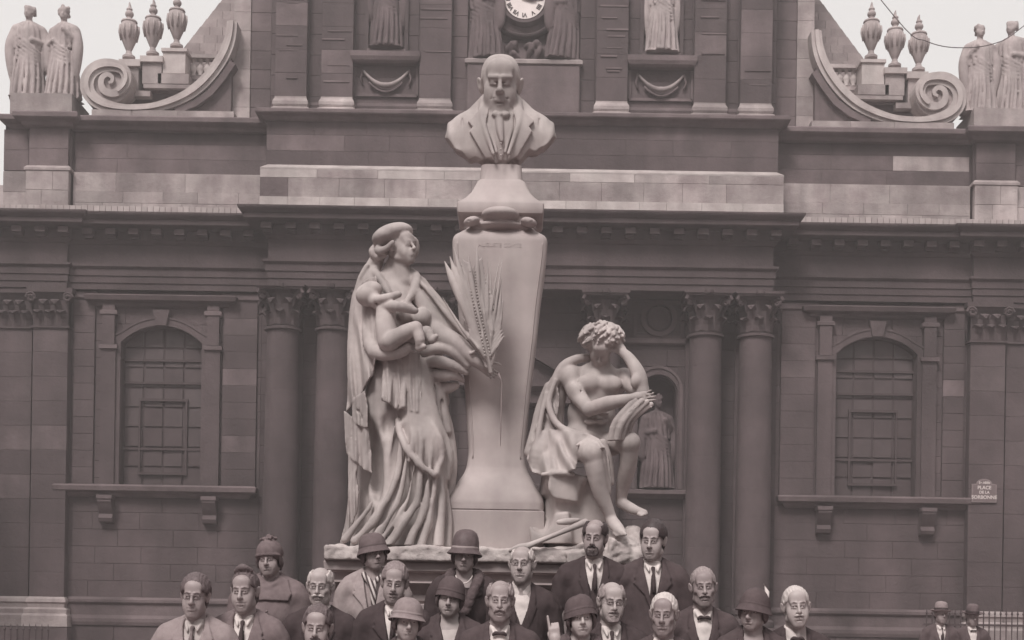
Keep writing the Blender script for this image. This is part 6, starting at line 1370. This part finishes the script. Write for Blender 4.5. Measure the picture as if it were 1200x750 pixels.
    for i in range(2):   # buttons
        c.put(ELL((X + .01, Y - .150, zs - vb - .05 - .12 * i), (.010, .02, .010)), .002)
    c.build('coat', CL[coat], t)
    if neck in ('tie', 'bow', 'high', 'clergy'):
        sh = conform(base, V(.062, .066, vb + .01), -.0125, yfr); sh.put(BOX(L(0, .0, zs - .6), (.3, .3, .4 - vb * .3), 0), .001, 's') if False else None
        hh = {'tie': 0, 'bow': .004, 'high': .014, 'clergy': .016}[neck]
        for q in range(3 if hh < .01 else 5):
            dz = .008 * q - .010; tp = .0012 * q
            for s in (-1, 1): sh.tube([L(0, .082 - tp, zn + .022 + dz), L(s * .050, .045 - tp, zn + .018 + dz), L(s * (.057 - tp), .0, zn + .006 + dz), L(s * .040, -.040 + tp, zn - .012 + dz), L(s * .010, -.060 + tp, zn - .024 + dz * .6)], [.0055, .0055, .0055, .0055, .0045], .004)
        for s in (-1, 1):
            if neck in ('tie', 'bow'): sh.tube([L(s * .040, -.044, zn - .008), L(s * .030, -.068, zn - .034), L(s * .026, -.082, zn - .056)], [.010, .010, .004], .006)
        sh.put(CONE(L(0, .004, zn - .012), L(0, -.008, zn - .10), .056, .074), .012)
        sh.build('shirt', CL[shirt], t)
        k = conform(base, [(X - .009, zn - .035), (X + .009, zn - .035), (X + .02, zs - .14), (X + .024, zs - .28), (X - .024, zs - .28), (X - .02, zs - .14)], -.002, yfr) if neck == 'tie' else Field(*base.ax)
        if neck == 'tie': k.tube([L(0, -.068, zn - .030), L(0, -.088, zn - .055), L(0, -.106, zn - .09), L(0, -.118, zn - .14), L(0, -.118, zn - .18)], [.014, .009, .012, .014, .010], .008); k.build('tie', CL['tie' if coat in ('light',) else 'tied'], t)
        if neck in ('bow', 'high'):
            for s in (-1, 1): k.tube([L(0, -.078, zn - .035), L(s * .02, -.080, zn - .032), L(s * .034, -.074, zn - .042)], [.006, .012, .010], .003)
            k.put(ELL(L(0, -.084, zn - .035), (.008, .008, .009)), .003); k.build('bow_tie', CL['tied'], t)
        if coat_kind == 'suit':
            wv = conform(base, [(X - .055, zs - .05), (X - .046, zs - .06), (X - .001, zs - vb * .62), (X + .001, zs - vb * .62), (X + .046, zs - .06), (X + .055, zs - .05), (X + .055, zs - vb - .05), (X - .055, zs - vb - .05)], -.007, yfr)
            wv.build('waistcoat', CL[coat], t)
    if neck == 'blouse':
        sh = conform(base, [(X - .06, zn - .055), (X + .06, zn - .055), (X + .05, zs - vb), (X - .05, zs - vb)], -.012, yfr); sh.build('blouse', CL[shirt], t)
    if neck == 'scarf':
        g = Field(axis((X - .12, X + .12, .005)), axis((Y - .16, Y + .12, .005)), axis((zs - .26, zn + .07, .005)))
        g.tube([L(.0, .075, zn + .02), L(-.062, .03, zn + .012), L(-.052, -.045, zn - .012), L(-.012, -.088, zn - .055), L(.012, -.115, zn - .13), L(.014, -.13, zn - .21)], [.012, .016, .018, .018, .020, .012], .01); g.tube([L(0, .075, zn + .02), L(.062, .03, zn + .012), L(.05, -.04, zn - .01), L(.018, -.085, zn - .06), L(.02, -.115, zn - .13)], [.012, .014, .015, .014, .010], .01)
        g.build('scarf', bpy.data.materials.get('striped_scarf'), t)
    if neck in ('fur', 'furv'):
        g = Field(axis((X - .17, X + .17, .0062)), axis((Y - .19, Y + .14, .0062)), axis((zs - .28, zn + .08, .0062)))
        for s in (-1, 1): g.tube([L(0, .085, zn + .02), L(s * .075, .045, zn + .012), L(s * .092, -.025, zn - .02), L(s * .075, -.095, zn - .07), L(s * .045, -.135, zn - .15), L(s * .02, -.15, zn - .24)], [.026, .032, .034, .032, .030, .022], .01)
        x, y, z = g.grid(); g.f = (g.f + .005 * vnoise(x * 120, y * 120, z * 120, 2) + .003 * vnoise(x * 240, y * 240, z * 200, 6)).astype(np.float32); g.build('fur_collar', CL['fur'], t)
    if neck in ('pearls', 'fur') and fem:
        g = MB(); k = 26; me = None
        for i in range(k):
            a = math.pi * (i / (k - 1)) ; p = L(.052 * math.cos(a), -.020 - .068 * math.sin(a) ** 1.0, zn - .004 - .050 * math.sin(a) ** 1.6); g.lathe([(.0005, -.0048), (.0040, -.0026), (.0050, 0), (.0040, .0026), (.0005, .0048)], p, 6, closed=False)
        g.build('pearl_necklace', PEARL, t, smooth=True)
    lo_, shoe = lower(sex); o = link('trousers' if sex == 'm' else 'skirt', lo_, t); o.scale = (1, 1, kk)
    for s in (-1, 1): q = link('shoe', shoe, t); q.location = (s * .11, 0, 0)
    if body_turn: pass
    return t
# striped scarf material
ms = mat('striped_scarf', .06, .07, 20); nt = ms.node_tree; b_ = nt.nodes['Principled BSDF']; tc = nt.nodes.new('ShaderNodeTexCoord'); wv_ = nt.nodes.new('ShaderNodeTexWave'); wv_.inputs['Scale'].default_value = 13; wv_.wave_type = 'BANDS'; wv_.bands_direction = 'X'
mp_ = nt.nodes.new('ShaderNodeMapping'); mp_.inputs['Rotation'].default_value = (0, R(22), 0); nt.links.new(tc.outputs['Object'], mp_.inputs['Vector']); nt.links.new(mp_.outputs[0], wv_.inputs['Vector'])
cr = nt.nodes.new('ShaderNodeValToRGB'); cr.color_ramp.interpolation = 'CONSTANT'; cr.color_ramp.elements[0].color = sep(.06); cr.color_ramp.elements[1].position = .5; cr.color_ramp.elements[1].color = sep(.5); nt.links.new(wv_.outputs['Fac'], cr.inputs['Fac']); nt.links.new(cr.outputs[0], b_.inputs['Base Color'])
def raised_hand(f, t, L, tf):
    pass
G0, G1, G2 = 0.0, .19, .38
# back row on the upper step
person('woman in a knitted hat with fuzzy top and thick grey wrap-collar coat', 317, 630, 8.62, G2, 'f', 'none', 'brown', 'knit', 'knit', 'mid', 'wrap', neck='none', skin='skin', face=dict(age=.3), turn=-4, sw=1.08, seed=1)
person('woman in drooping brown cloche hat, beige coat and striped scarf', 438.5, 623, 8.60, G2, 'f', 'none', 'brown', 'cloche', 'feltm', 'beige', 'over', neck='scarf', turn=24, face=dict(age=.1, sock=1), brim=1, seed=2)
person('woman in tall shiny cloche hat with dark fur-collared coat and pearl necklace', 545, 619, 8.60, G2, 'f', 'none', 'brown', 'cloche_tall', 'shine', 'black', 'coatf', neck='fur', turn=0, face=dict(age=.1), seed=3)
person('elderly clean-shaven man with round spectacles and high white clerical collar', 612, 639, 8.58, G2, 'm', 'fringe', 'white', None, coat='black', neck='clergy', skin='pale', glasses=True, face=dict(age=.7, w=1.03), turn=-12, seed=4)
person('tall bald bearded man in dark coat below the seated statue', 697, 608, 8.60, G2, 'm', 'fringe', 'black', None, coat='black', neck='tie', skin='skin', mous=(.030, .008, .002), beard=.035, face=dict(age=.5, w=.96), turn=-8, sw=1.05, seed=5)
person('young clean-shaven man with thick dark wavy hair in dark overcoat', 765, 608, 8.60, G2, 'm', 'thick', 'black', None, coat='dark', coat_kind='over', neck='tie', skin='pale', face=dict(age=.05, jaw=1.1), turn=-14, roll=2, seed=6)
# middle rows
person('bald old man with big white moustache and round spectacles', 376, 664, 8.24, G1, 'm', 'fringe', 'white', None, coat='black', neck='high', skin='pale', glasses=True, mous=(.042, .0105, .004), face=dict(age=.8), turn=2, seed=7)
person('man with swept fair hair and moustache in dark buttoned coat', 463, 657, 8.22, G1, 'm', 'wavy', 'fair', None, coat='black', coat_kind='over', neck='tie', skin='skin', mous=(.028, .008, .001), face=dict(age=.5), turn=6, seed=8)
person('smiling woman in close dark cloche hat with small bright pin', 528, 674, 8.20, G1, 'f', 'none', 'brown', 'cloche', 'felt', 'dark', 'coatf', neck='blouse', shirt='cream', skin='pale', face=dict(age=.3, smile=1, w=1.06), turn=0, brim=0, seed=9)
person('grey moustached man in dark coat and bow tie beside the woman with the feathered hat', 824, 663, 8.18, G1, 'm', 'short', 'grey', None, coat='dark', neck='bow', skin='ruddy', mous=(.036, .010, .004), face=dict(age=.8), turn=-4, seed=10)
# front rows on the ground
person('bespectacled young man in pale overcoat and patterned tie, leftmost of the group', 230, 670, 7.66, G0, 'm', 'thick', 'brown', None, coat='light', coat_kind='over', neck='tie', shirt='cream', skin='skin', glasses=True, face=dict(age=.1, w=.95), turn=4, sw=1.0, seed=11)
person('half-bald man with dark tuft in open grey overcoat and black suit', 288, 665, 7.78, G0, 'm', 'tuft', 'brown', None, coat='mid', coat_kind='over', neck='tie', skin='skin', face=dict(age=.5, w=.97), turn=0, seed=12)
person('moustached man with large ears seen from the chin up at the bottom edge', 373, 707, 7.55, G0, 'm', 'wavy', 'brown', None, coat='black', neck='tie', skin='skin', mous=(.030, .007, 0), face=dict(age=.4), turn=0, seed=13)
person('woman in pale cloche hat with light bands at the bottom edge', 478, 698.5, 7.58, G0, 'f', 'none', 'brown', 'cloche', 'feltl', 'dark', 'coatf', neck='blouse', skin='pale', face=dict(age=.3), turn=8, brim=2, seed=14)
person('balding man with drooping moustache in dark suit and small bow tie, front centre', 586.5, 679, 7.66, G0, 'm', 'fringe', 'grey', None, coat='dark', neck='bow', skin='skin', mous=(.036, .011, .012), face=dict(age=.9, w=.97), turn=-3, sw=1.05, seed=15)
def hand_up(f, t, L, tf):
    g = Field(axis((t.location.x - .26, t.location.x + .02, .0055)), axis((t.location.y - .34, t.location.y + .1, .0075)), axis((1.15, 1.56, .0055)))
person('young woman in dark cloche hat and dark coat with upturned collar beside the goateed man', 681, 695, 7.58, G0, 'f', 'none', 'brown', 'cloche', 'felt', 'char', 'coatf', neck='furv', skin='pale', face=dict(age=.0, w=.96), turn=0, brim=0, seed=16)

young = [o for o in bpy.data.objects if o.get('label', '').startswith('young woman in dark cloche hat and dark coat with upturned')][0]
hp = PX(651, 752, 7.42); g = Field.box((hp[0] - .09, hp[1] - .09, hp[2] - .10), (hp[0] + .09, hp[1] + .07, hp[2] + .22), .0048)
HT = T(hp, np.array(Matrix.Rotation(R(172), 3, 'Y') @ Matrix.Rotation(R(180), 3, 'Z')), .92)
g.put(BOX((0, 0, -.045), (.034, .013, .042), .012), .01, 'u', HT); g.put(CONE((0, 0, .06), (0, 0, -.02), .03, .027), .015, 'u', HT)
g.tube([(-.024, 0, -.08), (-.026, -.004, -.115), (-.028, -.004, -.155)], [.0095, .0085, .007], .003, 'u', HT)
for i, xx_ in enumerate((-.006, .010, .025)): g.tube([(xx_, 0, -.08), (xx_, -.03, -.105), (xx_ + .002, -.045, -.08), (xx_ + .002, -.03, -.062)], [.0095, .009, .0085, .007], .003, 'u', HT)
g.tube([(-.028, -.01, -.03), (-.030, -.035, -.055), (-.008, -.05, -.075)], [.012, .0105, .008], .004, 'u', HT)
g.build('raised_hand', SK['pale'], young)
MB().tube([(hp[0], hp[1] + .01, hp[2] - .02), (hp[0] - .01, hp[1] + .03, hp[2] - .14), (hp[0] - .02, hp[1] + .12, hp[2] - .26), (young.location.x - .2, young.location.y, 1.24)], [.042, .048, .055, .06], 12).build('sleeve', CL['char'], young, smooth=True)
person('bald man with white goatee, dark spectacles and light tie', 717, 681, 7.90, G0, 'm', 'fringe', 'grey', None, coat='black', neck='tie', skin='pale', glasses=True, mous=(.030, .008, .002), beard=.02, face=dict(age=.6), turn=2, seed=17)
person('clean-shaven man with brushed white hair in dark suit', 778, 693, 7.62, G0, 'm', 'short', 'white', None, coat='dark', neck='tie', skin='ruddy', face=dict(age=.8, w=.97), turn=-14, seed=18)
wf = person('smiling woman in dark cloche hat with a white feather, face turned left', 883, 687, 7.72, G0, 'f', 'none', 'brown', 'cloche', 'felt', 'dark', 'coatf', neck='blouse', shirt='cream', skin='skin', face=dict(age=.5, smile=1), turn=-30, roll=4, brim=1, seed=19)
person('man with close white hair and grey moustache, rightmost of the group', 932.5, 685, 7.88, G0, 'm', 'short', 'white', None, coat='black', neck='high', skin='pale', mous=(.030, .009, .002), face=dict(age=.5), turn=0, seed=20)
# two men in the distance
person('distant man in pale felt hat with dark suit by the railing', 1102.5, 703.5, 17.0, 0, 'm', 'short', 'brown', 'fedora', 'feltl', 'char', 'suit', neck='tie', skin='ruddy', group='distant men by the railing', far=True, seed=21)
person('distant man in dark felt hat with open white shirt front', 1139, 706.5, 17.3, 0, 'm', 'short', 'brown', 'fedora', 'feltm', 'char', 'suit', neck='bow', skin='ruddy', group='distant men by the railing', far=True, seed=22)
# feather and hat pin
fx = MB(); p0 = Vector(PX(897, 708, 7.66)); p1 = Vector(PX(899, 694, 7.68)); p2 = Vector(PX(895, 684, 7.70))
fx.tube([p0, (p0 + p1) / 2 + Vector((.004, 0, 0)), p1, p2], [.004, .012, .013, .002], 8); fx.build('hat_feather', CL['white'], wf, smooth=True)
# ================================================================== THE AIR
hz = MB().box(-60, 60, -96, 70, -1.0, 32).build('haze', None, kind='stuff')
hm = bpy.data.materials.new('haze'); hm.use_nodes = True; hn = hm.node_tree; hn.nodes.clear(); ho = hn.nodes.new('ShaderNodeOutputMaterial'); pv_ = hn.nodes.new('ShaderNodeVolumePrincipled')
pv_.inputs['Density'].default_value = .0040; pv_.inputs['Color'].default_value = (.95, .89, .885, 1); pv_.inputs['Anisotropy'].default_value = .2; hn.links.new(pv_.outputs[0], ho.inputs['Volume']); hz.data.materials.append(hm)
